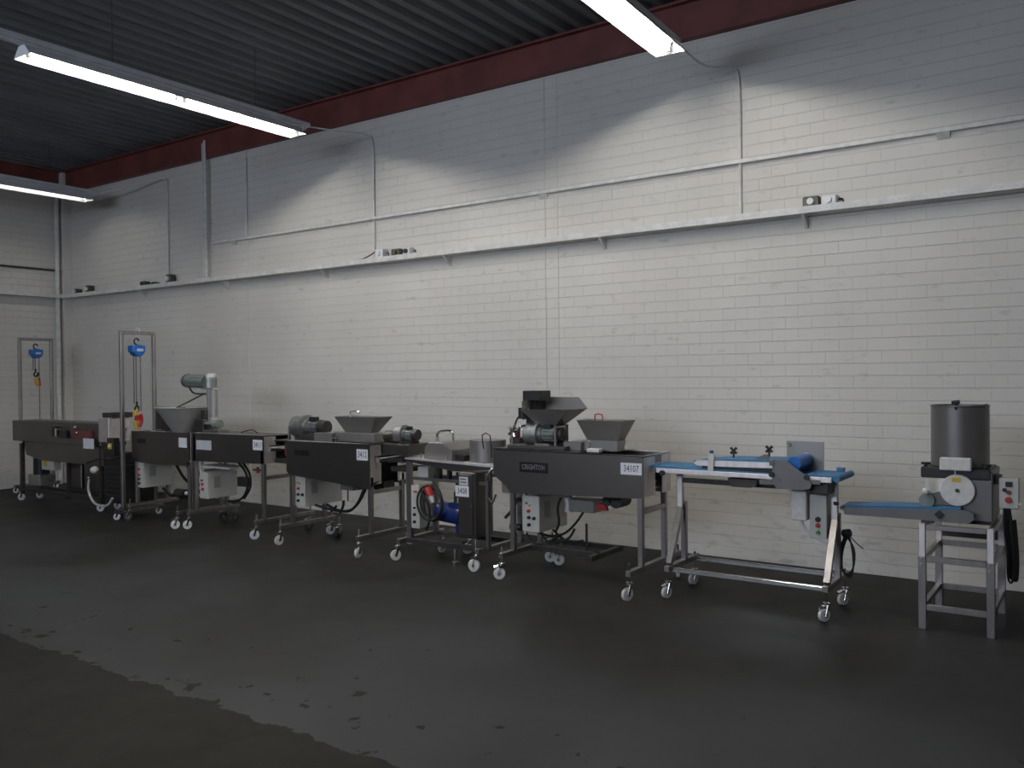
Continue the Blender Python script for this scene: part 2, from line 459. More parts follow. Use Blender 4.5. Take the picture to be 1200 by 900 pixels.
# ------------------------------------------------------------------ fluorescent lights
def lamp(X, y1, zr, n, label, rail_from, glow='glow'):
    """y1 = end nearest the wall, n tubes of 1.38 m, zr = reflector rim height"""
    t = thing('fluorescent_light', label, 'light', (X, y1, zr), 'batten lights under the steel deck')
    L = 1.40*n; y0 = y1-L
    # inverted trough: W rim, narrow top
    w, tp, h = 0.125, 0.045, 0.085
    r = MB()
    for s in (-1, 1):
        r.prism([(X+s*w, zr), (X+s*(w-0.003), zr+0.001), (X+s*(tp-0.003), zr+h-0.003), (X+s*tp, zr+h)], 'y', y0, y1)
    r.box(X-tp, X+tp, y0, y1, zr+h-0.003, zr+h)
    r.build('reflector', 'lampwhite', t)
    for ye in (y0, y1):
        MB().prism([(X-w, zr), (X+w, zr), (X+tp, zr+h), (X-tp, zr+h)], 'y', ye-0.002, ye+0.002).build('end_cap', 'lampwhite', t)
    for k in range(n):
        a, bb = y0+k*1.40+0.05, y0+(k+1)*1.40-0.05
        MB().cyl((X, a, zr+0.045), (X, bb, zr+0.045), 0.016, seg=12).build('tube', glow if k == 0 or glow != 'glow' else 'glow_mid', t)
        for ye in (a, bb):
            MB().box(X-0.018, X+0.018, ye-0.012, ye+0.012, zr+0.004, zr+h-0.004).build('tube_holder', 'lampwhite', t)
    # mounting rail over it, carrying on towards the open side
    MB().box(X-0.04, X+0.04, rail_from, y1+0.14, zr+h+0.03, zr+h+0.075).box(X-0.022, X+0.022, rail_from, y1+0.10, zr+h, zr+h+0.03).build('mounting_rail', 'rail', t, bevel=0.003)
    y = y1-0.55
    while y > rail_from:
        MB().cyl((X, y, zr+h+0.075), (X, y, ZC+0.02), 0.004, seg=6).build('hanger_rod', 'dark', t)
        y -= 1.5
    return t
ZR = 4.15
lamp(-7.0, 6.19, ZR, 2, 'double length fluorescent batten with two tubes, the middle one of the three lights', -4.8)
lamp(-11.9, 6.66, ZR, 2, 'fluorescent batten at the far left above the corner hoist', -4.8, 'glow_dim')
l3 = lamp(-2.86, 6.38, ZR, 2, 'nearest fluorescent batten, cut by the top edge right of centre', 3.3, 'glow_mid')
l3.rotation_euler.z = 0.035

# unseen batten added behind the nearest one to brighten the long wall
l4 = lamp(-2.735, 2.85, ZR, 2, 'unseen fluorescent batten added beyond the top edge as fill light', -4.8, 'glow_mid')
l4.rotation_euler.z = 0.035
# ------------------------------------------------------------------ wall services
def bracket(parent, X, z, m='traywhite'):
    MB().prism([(7.06, z), (7.197, z), (7.197, z-0.10), (7.185, z-0.10)], 'x', X-0.012, X+0.012).build('bracket', m, parent)
t = thing('cable_tray', 'long off-white perforated cable tray crossing the whole long brick wall', 'cable tray', (-7, 7.12, 2.9))
MB().box(XL+0.02, XR-0.02, 7.06, 7.197, 2.885, 2.889).box(XL+0.02, XR-0.02, 7.06, 7.063, 2.885, 2.945).build('tray', 'traywhite', t)
sl = MB(); x = -3.2
while x < 0.4:
    sl.box(x, x+0.018, 7.0592, 7.0602, 2.910, 2.918); x += 0.045
sl.build('slots', 'rail', t, kind='stuff')
for i in range(9): bracket(t, -11.38+i*1.87, 2.885)
t = thing('cable_tray', 'off-white cable tray along the far left wall beside the corner', 'cable tray', (XL+0.07, 5.5, 2.9))
MB().box(XL+0.003, XL+0.14, 2.0, 6.96, 2.885, 2.889).box(XL+0.137, XL+0.14, 2.0, 7.055, 2.885, 2.945).build('tray', 'traywhite', t)
for y in (4.9, 3.0):
    MB().prism([(XL+0.14, 2.885), (XL+0.003, 2.885), (XL+0.003, 2.78), (XL+0.015, 2.78)], 'y', y-0.012, y+0.012).build('bracket', 'traywhite', t)

t = thing('wall_conduit', 'upper off-white conduit bar running above the cable tray on the long wall', 'conduit', (-4, 7.17, 3.4))
MB().box(-9.8, XR-0.02, 7.155, 7.197, 3.395, 3.43).build('bar', 'traywhite', t, bevel=0.004)
for x in (-9.35, -4.57, -1.0): MB().prism([(7.15, 3.395), (7.197, 3.395), (7.197, 3.35)], 'x', x-0.06, x+0.03).build('bracket', 'traywhite', t)
tag(MB().cyl((XL+0.03, 2.0, 3.32), (XL+0.03, 7.06, 3.32), 0.014, seg=10).build('wall_conduit', 'dark'), 'thin dark conduit above the tray on the far left wall', 'conduit')
tag(MB().cyl((XL+0.05, 7.0, 0.0), (XL+0.05, 7.0, 4.5), 0.035, seg=14).build('corner_pipe', 'traywhite'), 'vertical pale pipe beside the corner pilaster on the left wall', 'pipe')
t = thing('conduit_pair', 'two thin vertical conduits from the red beam down to the tray', 'conduit', (-9.84, 7.17, 2.94))
MB().cyl((-9.90, 7.10, 4.74), (-9.90, 7.10, 2.892), 0.010, seg=8).build('pipe', 'traywhite', t)
MB().cyl((-9.85, 7.10, 4.77), (-9.85, 7.10, 2.892), 0.018, seg=10).build('pipe', 'traywhite', t)
tag(MB().cyl((-9.12, 7.18, 4.45), (-9.12, 7.18, 3.43), 0.02, seg=10).build('short_conduit', 'traywhite'), 'short vertical conduit ending on the left end of the upper bar', 'conduit')
def feed(X, xw, y1, label, sag, z0):
    t = thing('lamp_cable', label, 'cable', (xw, 7.17, 2.94))
    z = ZR+0.13
    MB().tube([(X, y1+0.14, z), (X+(xw-X)*.4, y1+0.14+(7.15-y1-0.14)*.45, z+sag), (xw-0.03, 7.13, z0+0.03), (xw, 7.18, z0-0.12), (xw, 7.18, z0-0.35)], 0.008).build('loose_cable', 'traywhite', t)
    MB().cyl((xw, 7.185, z0-0.2), (xw, 7.185, 2.94), 0.014, seg=10).build('conduit', 'traywhite', t)
feed(-7.0, -6.87, 6.19, 'pale lamp cable dropping down the wall from the middle light', 0.03, 4.32)
feed(-11.9, -10.82, 6.66, 'pale lamp cable dropping down the wall from the far left light', 0.06, 4.38)
feed(-2.86, -2.585, 6.38, 'pale lamp cable dropping down the wall from the nearest light', -0.12, 4.17)
def sock(X, w, h, m, label, plug=None, mm=None):
    t = thing('wall_socket', label, 'socket', (X, 7.13, 2.89))
    z = 2.94
    MB().box(X-w/2, X+w/2, 7.09, 7.19, 2.889, z+h).build('housing', m, t, bevel=0.008)
    MB().cyl((X, 7.095, z+h*0.5), (X, 7.07, z+h*0.5), min(w, h)*0.32, seg=14).build('outlet_lid', mm or m, t)
    MB().tube([(X+w/2, 7.16, z+h*.6), (X+w/2+0.035, 7.15, z+h*.5), (X+w/2+0.045, 7.14, 2.92)], 0.007).build('cable', 'rubber', t)
sock(-13.12, 0.08, 0.08, 'socketdark', 'small dark socket on the tray nearest the left corner', mm='lampwhite')
sock(-12.78, 0.09, 0.11, 'socketdark', 'dark framed socket on the tray, second from the left corner', mm='lampwhite')
sock(-11.32, 0.11, 0.07, 'socketdark', 'low square dark socket on the tray left of the thin lamp cable')
sock(-11.05, 0.06, 0.04, 'black', 'tiny black plug socket on the tray just left of the thin lamp cable')
sock(-10.70, 0.10, 0.12, 'socketdark', 'tall socket on the tray at the foot of the far left lamp cable', mm='lampwhite')
sock(-6.72, 0.12, 0.10, 'lampwhite', 'light grey socket on the tray at the foot of the middle lamp cable')
sock(-6.47, 0.13, 0.08, 'socketdark', 'brown striped socket in the middle of the tray')
sock(-6.31, 0.10, 0.08, 'lampwhite', 'white tapered socket on the tray beside the brown one', mm='black')
sock(-1.97, 0.13, 0.085, 'socketdark', 'dark socket with a round white emblem on the tray at the right', mm='lampwhite')
sock(-1.83, 0.12, 0.08, 'lampwhite', 'pale grey socket beside the dark one on the right of the tray')
tag(MB().tube([(-7.15, 7.12, 2.95), (-7.0, 7.12, 2.955), (-6.87, 7.12, 2.99), (-6.80, 7.12, 3.02)], 0.008).build('loose_cable', 'dark'), 'brown cable lying on the tray and rising to the light grey socket', 'cable')

# ------------------------------------------------------------------ machine pieces
def caster(parent, x, y, stem_top, ang=0.0, r=0.047, m='white'):
    """swivel caster; ang = heading of the wheel"""
    c = MB()
    dx, dy = math.cos(ang), math.sin(ang)      # rolling direction
    px, py = -dy, dx                           # axle direction
    wx, wy = x-dx*0.02, y-dy*0.02
    c.cyl((x, y, 2*r+0.022), (x, y, 2*r+0.035), 0.024, seg=12)
    for s in (-1, 1):
        c.bar((x+px*0.018*s, y+py*0.018*s, 2*r+0.022), (wx+px*0.018*s, wy+py*0.018*s, r-0.008), 0.004, 0.028)
    c.box(x-0.02, x+0.02, y-0.02, y+0.02, 2*r+0.012, 2*r+0.024)
    c.cyl((x, y, 2*r+0.03), (x, y, stem_top), 0.008, seg=8)
    c.bar((x-dx*0.02, y-dy*0.02, 2*r+0.018), (x-dx*0.065, y-dy*0.065, 2*r+0.004), 0.022, 0.006)
    o = c.build('caster', 'chrome', parent)
    w = MB()
    q = [(wx+px*s*0.014, wy+py*s*0.014, r) for s in (-1, 1)]
    w.cyl(q[0], q[1], r, seg=22)
    w.build('wheel', m, o, bevel=0.004)
    MB().cyl((wx+px*-0.017, wy+py*-0.017, r), (wx+px*0.017, wy+py*0.017, r), 0.016, seg=12).build('hub', 'alu', o)
    return o
def button(parent, x, y, z, m, r=0.013, name='button', label=None, axis='y'):
    d = (0, -0.018, 0) if axis == 'y' else (0.018, 0, 0)
    return MB().cyl((x, y, z), (x+d[0], y+d[1], z), r, r*0.85, seg=12).build(name, m, parent, label=label)
def control_box(parent, x0, x1, y0, y1, z0, z1, btns, vents=True, m='cream', split=0.0):
    c = MB().box(x0, x1, y0+0.022, y1, z0, z1).build('control_box', m, parent, bevel=0.004)
    MB().box(x0-0.001, x1+0.001, y0, y0+0.02, z0-0.001, z1+0.001).build('door', m, c, bevel=0.004)
    for (u, v, mm, r) in btns:
        button(c, x0+(x1-x0)*u, y0, z0+(z1-z0)*v, mm, r)
    if vents:
        v = MB()
        for k in range(9):
            v.box(x1, x1+0.003, y0+0.08, y0+0.16, z1-0.05-k*0.014-0.008, z1-0.05-k*0.014)
        v.build('vent_grille', 'vent', c)
    return c
def gearmotor(parent, x0, x1, y, z, r, m='motor', discs=True, fins=True, caplabel=None):
    """motor with its axis along x: gearbox disc left, finned body, fan cover right"""
    L = x1-x0
    g = MB().cyl((x0, y, z), (x0+L*0.30, y, z), r*1.0, seg=26).cyl((x0+L*0.30, y, z), (x0+L*0.38, y, z), r*1.12, seg=26).cyl((x0+L*.38, y, z), (x0+L*.46, y, z), r*0.75, seg=20)
    g.build('gearbox', 'alu', parent)
    b = MB().cyl((x0+L*0.46, y, z), (x0+L*0.80, y, z), r*0.62, seg=20)
    if fins:
        for k in range(12):
            a = 2*PI*k/12
            b.bar((x0+L*0.48, y+math.cos(a)*r*0.66, z+math.sin(a)*r*0.66), (x0+L*0.79, y+math.cos(a)*r*0.66, z+math.sin(a)*r*0.66), 0.006, 0.006)
    o = b.build('motor', m, parent)
    MB().cyl((x0+L*0.80, y, z), (x1, y, z), r*0.70, r*0.62, seg=20).build('fan_cover', 'dark', o)
    MB().box(x0+L*0.52, x0+L*0.72, y-r*0.45, y+r*0.1, z+r*0.55, z+r*0.95).build('terminal_box', 'black', o, bevel=0.004)
    return o
def sheet(parent, x0, x1, y, z0, z1, body=None, size=None, name='number_sheet', m='paper', tilt=0.0):
    o = MB().box(x0, x1, y-0.0015, y, z0, z1, rot=(0, tilt, 0)).build(name, m, parent)
    if body:
        text(o, body, (x0+x1)/2, y-0.0022, (z0+z1)/2, size or (z1-z0)*0.80, sx=0.72)
    return o
def stand(parent, x0, x1, y0, y1, ztop, zf, feet, legw=0.04, tie=None, xw=None):
    """four legs, two feet across and a tie rail"""
    for x in (x0, x1):
        for y in (y0, y1):
            MB().box(x-legw/2, x+legw/2, y-legw/2, y+legw/2, zf, ztop).build('leg', 'tube', parent, bevel=0.003)
    for x, (fa, fb) in zip((x0, x1), feet):
        MB().box(x-0.02, x+0.02, fa, fb, zf-0.04, zf).build('foot_bar', 'tube', parent, bevel=0.003)
        if tie:
            MB().box(x-0.018, x+0.018, y0+legw/2, y1-legw/2, tie-0.018, tie+0.018).build('cross_bar', 'tube', parent, bevel=0.003)
def belt_bed(parent, x0, x1, y0, y1, z, m='dark'):
    MB().box(x0, x1, y0, y1, z-0.006, z+0.006).build('wire_belt', m, parent)
    for x in (x0, x1):
        MB().cyl((x, y0, z-0.03), (x, y1, z-0.03), 0.026, seg=14).build('roller', 'chrome', parent)
def tunnel(parent, poly, yf, yb, xr, zt, zb, flw=0.15):
    """front and rear side plates with returned flanges on the right end"""
    p = MB().prism(poly, 'y', yf, yf+0.004)
    p.build('side_panel', 'steel', parent)
    MB().prism(poly, 'y', yb-0.004, yb).build('side_panel', 'steel', parent)
    x0 = min(q[0] for q in poly)
    e = MB().box(xr-0.004, xr, yf+0.001, yf+flw, zb, zt).build('end_flange', 'litsteel', parent)
    MB().box(xr-0.004, xr, yb-flw*0.75, yb-0.001, zb, zt-0.01).build('end_flange', 'litsteel', parent)
    MB().box(x0+0.02, xr, yf, yf+0.03, zt-0.006, zt).box(x0+0.02, xr, yb-0.03, yb, zt-0.006, zt).build('top_lip', 'litsteel', parent)
    MB().box(xr-0.03, xr, yf, yb, zt-0.012, zt-0.002).build('top_brace', 'tube', parent)
def cables(parent, runs, r=0.009, m='rubber', name='cable'):
    for pts in runs: MB().tube(pts, r).build(name, m, parent)

# ------------------------------------------------------------------ coating machine with two hoppers (machine 5)
t = thing('coating_machine', 'large stainless coating machine with two hoppers, a gearmotor and a dark nameplate', 'machine', (-3.4, 5.87, 0))
poly = [(-4.10, 1.022), (-2.76, 1.012), (-2.76, 0.712), (-2.84, 0.700), (-3.93, 0.665), (-3.98, 0.72), (-4.10, 0.80)]
tunnel(t, poly, 5.635, 6.09, -2.76, 1.012, 0.712, 0.19)
MB().box(-4.1, -3.30, 5.64, 6.09, 1.014, 1.020).build('deck_plate', 'steel', t)
belt_bed(t, -3.85, -2.89, 5.70, 6.03, 0.90)
MB().box(-3.3, -2.85, 5.72, 6.02, 0.74, 0.76).build('drip_tray', 'steel', t)
for z in (0.80, 0.755): MB().cyl((-2.80, 5.8, z), (-2.80, 6.05, z), 0.012, seg=10).build('roller', 'chrome', t)
stand(t, -3.93, -2.80, 5.665, 6.06, 0.74, 0.21, [(5.48, 6.28), (5.45, 6.34)], tie=0.60)
caster(t, -3.84-0.09, 5.50, 0.26, 0.4); caster(t, -2.80, 5.47, 0.26, 1.2); caster(t, -3.93, 6.25, 0.26, 0.3); caster(t, -2.80, 6.31, 0.26, 2.0)
caster(t, -3.80, 6.18, 0.20, 0.2)
control_box(t, -3.86, -3.70, 5.69, 6.12, 0.36, 0.645, [(.28, .80, 'green', .008), (.45, .74, 'yellow', .008), (.40, .58, 'red', .014), (.42, .40, 'black', .014), (.72, .39, 'black', .014), (.42, .20, 'black', .014)])
pl = MB().box(-3.84, -3.58, 5.629, 5.635, 0.842, 0.922).build('nameplate', 'plaque', t)
text(pl, 'CRIGHTON', -3.71, 5.628, 0.882, 0.058, 'vent', sx=0.72)
sheet(t, -2.945, -2.775, 5.634, 0.872, 0.958, '34107')
# tall rear hopper with its black vertical motor
MB().loft((-3.76, -3.60, 5.78, 5.92, 1.20), (-3.88, -3.44, 5.70, 6.02, 1.335), 0.003).build('hopper', 'sheet', t, label='tall sheet metal hopper open to the right')
MB().prism([(-3.87, 1.25), (-3.87, 1.425), (-3.52, 1.425), (-3.44, 1.335), (-3.62, 1.22)], 'y', 6.018, 6.022).prism([(5.72, 1.25), (5.72, 1.40), (6.02, 1.425), (6.02, 1.25)], 'x', -3.874, -3.87).build('back_guard', 'sheet', t)
MB().box(-3.93, -3.83, 5.86, 6.0, 1.16, 1.42).box(-3.98, -3.86, 5.82, 5.95, 1.25, 1.34).box(-3.92, -3.75, 5.80, 5.96, 1.40, 1.48).build('vertical_motor', 'black', t, bevel=0.004)
MB().box(-3.70, -3.66, 5.80, 5.86, 1.14, 1.22).box(-3.8, -3.55, 5.86, 5.90, 1.02, 1.21).build('hopper_support', 'dark', t)
MB().box(-3.98, -3.44, 5.66, 5.90, 1.022, 1.052).build('motor_plate', 'steel', t, bevel=0.003)
gearmotor(t, -3.86, -3.52, 5.78, 1.135, 0.083)
MB().box(-3.76, -3.62, 5.72, 5.84, 1.05, 1.065).box(-3.56, -3.545, 5.70, 5.72, 1.05, 1.20).box(-3.56, -3.545, 5.84, 5.86, 1.05, 1.20).box(-3.56, -3.545, 5.70, 5.86, 1.19, 1.205).build('motor_foot', 'tube', t)
MB().cyl((-3.96, 5.70, 1.02), (-3.96, 5.70, 1.15), 0.008, seg=10).build('valve_rod', 'chrome', t)
kn = MB()
for k in range(5):
    a = k*2*PI/5
    kn.cyl((-3.95, 5.70, 1.16), (-3.95+math.cos(a)*0.05, 5.70, 1.16+math.sin(a)*0.05), 0.008, 0.011, seg=8)
kn.cyl((-3.95, 5.71, 1.16), (-3.95, 5.685, 1.16), 0.02, seg=12).build('star_valve', 'chrome', t)
kn = MB()
for k in range(4):
    a = k*PI/2+0.4
    kn.cyl((-3.885, 5.72, 1.19), (-3.885+math.cos(a)*0.035, 5.72, 1.19+math.sin(a)*0.035), 0.007, 0.010, seg=8)
kn.build('star_valve', 'chrome', t)
MB().box(-4.09, -4.03, 5.86, 5.93, 1.09, 1.17).build('switch_block', 'ironred', t, bevel=0.005)
MB().box(-4.08, -3.98, 5.84, 5.95, 1.02, 1.09).build('switch_foot', 'dark', t)
cables(t, [[(-3.97, 5.86, 1.29), (-4.02, 5.86, 1.24), (-4.06, 5.88, 1.17)]], 0.008)
# front cross-feed hopper
MB().box(-3.345, -3.295, 5.79, 6.22, 1.018, 1.092).build('feed_box', 'sheet', t, bevel=0.003)
MB().box(-3.5, -3.345, 5.74, 6.05, 1.02, 1.085).build('cover_box', 'sheet', t, bevel=0.003)
MB().cyl((-3.32, 6.22, 1.05), (-3.32, 6.34, 1.05), 0.055, seg=20).build('feed_drum', 'sheet', t)
MB().loft((-3.32, -3.05, 5.80, 5.90, 1.10), (-3.38, -2.985, 5.74, 5.96, 1.255), 0.003).build('feed_hopper', 'sheet', t, label='wide open-topped feed hopper')
MB().box(-3.30, -3.06, 5.80, 5.92, 1.02, 1.10).build('hopper_neck', 'sheet', t)
MB().tube([(-3.22, 5.75, 1.25), (-3.22, 5.75, 1.30), (-3.16, 5.75, 1.30), (-3.16, 5.75, 1.25)], 0.005, sub=2).build('hopper_handle', 'red', t)
MB().box(-3.26, -3.15, 5.68, 5.74, 1.016, 1.045).build('feed_block', 'white', t, bevel=0.005)
MB().cyl((-3.29, 5.80, 1.03), (-3.29, 5.80, 1.09), 0.010, seg=10).build('adjusting_screw', 'chrome', t)
# underneath
MB().tube([(-3.60, 5.85, 0.66), (-3.54, 5.85, 0.655), (-3.52, 5.85, 0.60), (-3.52, 5.85, 0.52)], 0.034, seg=14).build('white_elbow', 'white', t)
MB().box(-3.54, -3.28, 5.82, 6.0, 0.53, 0.625).build('pump_box', 'sheet', t, bevel=0.004)
MB().cyl((-3.10, 5.84, 0.635), (-3.10, 6.0, 0.635), 0.055, seg=18).cyl((-3.18, 5.84, 0.63), (-3.18, 6.0, 0.63), 0.04, seg=16).build('drive_wheel', 'dark', t)
MB().prism([(-3.26, 0.56), (-3.16, 0.56), (-3.18, 0.60), (-3.24, 0.615)], 'y', 5.82, 5.85).build('red_guard', 'red', t)
MB().box(-3.93, -3.25, 5.88, 5.92, 0.17, 0.21).box(-3.93, -3.25, 6.22, 6.26, 0.17, 0.21).build('base_rail', 'dark', t)
MB().box(-3.30, -3.26, 5.75, 6.26, 0.17, 0.21).build('base_rail', 'dark', t)
MB().cyl((-3.42, 5.95, 0.21), (-3.42, 5.95, 0.42), 0.010, seg=8).build('upright_rod', 'dark', t)
cables(t, [[(-3.60, 5.9, 0.66), (-3.63, 5.86, 0.55), (-3.62, 5.86, 0.42), (-3.66, 5.86, 0.34)],
           [(-3.38, 5.86, 0.55), (-3.46, 5.86, 0.44), (-3.58, 5.88, 0.34), (-3.72, 5.90, 0.30), (-3.86, 5.92, 0.31)],
           [(-3.86, 5.75, 0.33), (-3.78, 5.72, 0.27), (-3.66, 5.74, 0.28), (-3.60, 5.85, 0.33)],
           [(-3.80, 5.85, 0.34), (-3.70, 5.85, 0.25), (-3.55, 5.88, 0.30), (-3.50, 5.9, 0.38)],
           [(-3.72, 5.92, 0.35), (-3.60, 5.95, 0.26), (-3.45, 5.95, 0.28)]], 0.010)
# ------------------------------------------------------------------ transfer conveyor with hood (machine 4)
t = thing('transfer_conveyor', 'stainless transfer conveyor with sloped hood, round barrel and grey pump cabinet', 'conveyor', (-4.6, 5.85, 0))
MB().prism([(-5.08, 0.895), (-4.02, 0.862), (-4.02, 0.846), (-4.55, 0.80), (-5.08, 0.862)], 'y', 5.68, 5.684).build('side_panel', 'steel', t)
MB().prism([(-5.08, 0.895), (-4.02, 0.865), (-4.02, 0.852), (-5.08, 0.882)], 'y', 5.66, 6.075).build('top_plate', 'litsteel', t)
MB().prism([(-4.44, 0.884), (-3.92, 0.874), (-3.92, 0.864), (-4.44, 0.876)], 'y', 5.70, 6.06).build('belt', 'cream', t)
MB().box(-5.38, -5.07, 5.70, 5.99, 0.905, 1.005).build('infeed_box', 'steel', t, bevel=0.004)
MB().box(-5.30, -5.10, 5.72, 5.96, 0.76, 0.80).box(-5.34, -5.16, 5.72, 5.96, 0.84, 0.88).build('roller_guard', 'dark', t)
gearmotor(t, -5.30, -5.06, 5.82, 1.085, 0.078)
MB().cyl((-5.44, 5.82, 1.06), (-5.30, 5.82, 1.06), 0.055, seg=20).build('drive_drum', 'steel', t)
MB().box(-5.25, -5.10, 5.76, 5.88, 1.005, 1.03).build('motor_foot', 'dark', t)
# hood: trapezoid section along y with a sloped right shoulder
MB().prism([(-4.91, 0.892), (-4.90, 0.99), (-4.85, 1.030), (-4.71, 1.032), (-4.60, 0.975), (-4.60, 0.885)], 'y', 5.72, 6.10).build('hood', 'sheet', t, bevel=0.003)
MB().box(-4.596, -4.50, 5.76, 6.06, 0.882, 0.93).build('tunnel_mouth', 'black', t)
for x in (-4.93, -4.64): MB().cyl((x, 5.70, 0.89), (x, 5.70, 0.935), 0.008, seg=8).build('clamp_pin', 'chrome', t)
MB().tube([(-4.86, 5.85, 1.03), (-4.86, 5.85, 1.10), (-4.80, 5.85, 1.125), (-4.70, 5.85, 1.12), (-4.68, 5.85, 1.03)], 0.012).build('hood_handle', 'chrome', t)
MB().cyl((-4.32, 5.86, 0.885), (-4.32, 5.86, 1.065), 0.155, seg=32).build('barrel', 'sheet', t)
MB().tube([(-4.26, 5.72, 1.0), (-4.26, 5.70, 1.115), (-4.18, 5.70, 1.115), (-4.18, 5.72, 0.93)], 0.005, sub=2).build('barrel_handle', 'dark', t)
MB().prism([(-4.16, 0.95), (-4.16, 1.06), (-3.90, 1.085), (-3.90, 1.03), (-4.115, 1.03), (-4.115, 0.95)], 'y', 5.98, 6.02).build('chute', 'dark', t)
for x, y in ((-5.06, 5.70), (-5.06, 6.05)):
    MB().box(x-0.025, x+0.025, y-0.02, y+0.02, 0.16, 0.87).build('leg', 'tube', t, bevel=0.003)
MB().box(-4.235, -4.205, 5.70, 5.74, 0.16, 0.80).build('leg', 'tube', t, bevel=0.003)
MB().box(-4.09, -4.05, 5.95, 5.99, 0.20, 0.80).build('leg', 'tube', t, bevel=0.003)
MB().box(-5.06, -4.22, 5.70, 5.73, 0.70, 0.725).build('upper_rail', 'tube', t)
MB().box(-5.08, -4.22, 5.66, 5.70, 0.15, 0.19).box(-5.08, -4.22, 6.10, 6.14, 0.15, 0.19).build('base_rail', 'dark', t)
for x in (-5.10, -4.24): MB().box(x-0.02, x+0.02, 5.58, 6.22, 0.15, 0.19).build('foot_bar', 'tube', t, bevel=0.003)
caster(t, -5.12, 5.60, 0.19, 1.1, m='white'); caster(t, -4.26, 5.60, 0.27, 0.1, r=0.052); caster(t, -5.0, 6.08, 0.19, 1.6); caster(t, -4.75, 6.15, 0.19, 0.5)
c = MB().box(-4.49, -4.30, 5.66, 5.90, 0.255, 0.80).build('pump_cabinet', 'steel', t, bevel=0.004)
MB().box(-4.47, -4.33, 5.652, 5.66, 0.275, 0.785).build('door', 'steel', c, bevel=0.002)
MB().cyl((-4.345, 5.65, 0.52), (-4.345, 5.64, 0.52), 0.010, seg=10).build('lock', 'chrome', c)
s_ = MB().box(-4.465, -4.375, 5.649, 5.651, 0.695, 0.765).build('rating_label', 'rail', c)
for z in (0.745, 0.72): MB().box(-4.455, -4.39, 5.6485, 5.649, z-0.004, z+0.004).build('print_line', 'ink', s_)
sheet(t, -4.505, -4.365, 5.648, 0.600, 0.69, '3408')
control_box(t, -5.03, -4.935, 5.68, 5.86, 0.28, 0.655, [(.45, .86, 'red', .008), (.7, .86, 'red', .008), (.45, .48, 'black', .009), (.45, .32, 'black', .014), (.45, .15, 'black', .014)], vents=False)
MB().box(-5.02, -4.90, 5.76, 5.86, 0.70, 0.81).build('junction_box', 'cream', t, bevel=0.004)
MB().box(-4.90, -4.50, 5.84, 5.90, 0.70, 0.735).box(-4.84, -4.81, 5.8, 5.85, 0.70, 0.82).box(-4.72, -4.70, 5.8, 5.85, 0.70, 0.82).box(-4.62, -4.55, 5.8, 5.88, 0.70, 0.78).build('drive_shaft', 'dark', t)
MB().cyl((-4.80, 5.80, 0.43), (-4.54, 5.80, 0.41), 0.085, seg=22).box(-4.66, -4.50, 5.74, 5.86, 0.36, 0.52).box(-4.60, -4.52, 5.76, 5.86, 0.26, 0.40).build('blue_motor', 'navy', t, label='navy blue pump motor')
MB().box(-4.74, -4.54, 5.72, 5.88, 0.24, 0.27).build('motor_base', 'dark', t)
MB().cyl((-4.56, 5.74, 0.52), (-4.56, 5.74, 0.62), 0.03, seg=14).cyl((-4.56, 5.74, 0.62), (-4.56, 5.74, 0.70), 0.015, seg=10).build('pump_head', 'dark', t)
MB().cyl((-4.53, 5.73, 0.53), (-4.53, 5.73, 0.575), 0.018, seg=12).build('white_cap', 'white', t)
p = MB().cyl((-4.79, 5.62, 0.655), (-4.755, 5.62, 0.585), 0.036, 0.032, seg=18).build('power_plug', 'red', t, label='red industrial power plug')
MB().cyl((-4.755, 5.62, 0.588), (-4.73, 5.62, 0.53), 0.026, 0.017, seg=16).build('plug_sleeve', 'white', p)
for k, (rx, rz, dx) in enumerate(((0.135, 0.15, 0.0), (0.12, 0.135, 0.02), (0.105, 0.155, 0.03), (0.125, 0.12, 0.01))):
    MB().tube([(-4.79+dx+rx*math.cos(a*PI/6), 5.64+0.008*k, 0.52+rz*math.sin(a*PI/6)) for a in range(12)], 0.009, closed=True, sub=3).build('coiled_cable', 'rubber', t)
cables(t, [[(-4.88, 5.64, 0.62), (-4.80, 5.64, 0.50), (-4.80, 5.65, 0.36), (-4.86, 5.68, 0.28)]], 0.010)
MB().cyl((-4.60, 5.75, 0.04), (-4.60, 5.75, 0.16), 0.010, seg=10).cyl((-4.60, 5.75, 0.0), (-4.60, 5.75, 0.02), 0.03, seg=14).build('levelling_foot', 'chrome', t)
# clamps and end gearbox
MB().box(-4.04, -3.96, 5.66, 5.90, 0.66, 0.79).build('end_gearbox', 'sheet', t, bevel=0.004)
MB().box(-4.22, -4.04, 5.70, 5.74, 0.775, 0.80).build('bracket_bar', 'dark', t)
MB().tube([(-4.11, 5.64, 0.85), (-4.15, 5.63, 0.80), (-4.16, 5.64, 0.75)], 0.014).build('clamp_lever', 'chrome', t)
MB().tube([(-4.18, 5.66, 0.60), (-4.13, 5.65, 0.57), (-4.09, 5.65, 0.64)], 0.010).build('pipe_elbow', 'chrome', t)
cables(t, [[(-3.98, 5.80, 0.60), (-4.06, 5.85, 0.50), (-4.14, 5.85, 0.42)], [(-4.0, 5.95, 0.78), (-3.99, 5.95, 0.6), (-3.99, 5.95, 0.3)]], 0.014, 'dark', 'hose')
MB().cyl((-4.13, 5.92, 0.34), (-4.02, 5.92, 0.34), 0.03, seg=14).build('drain_pipe', 'steel', t)

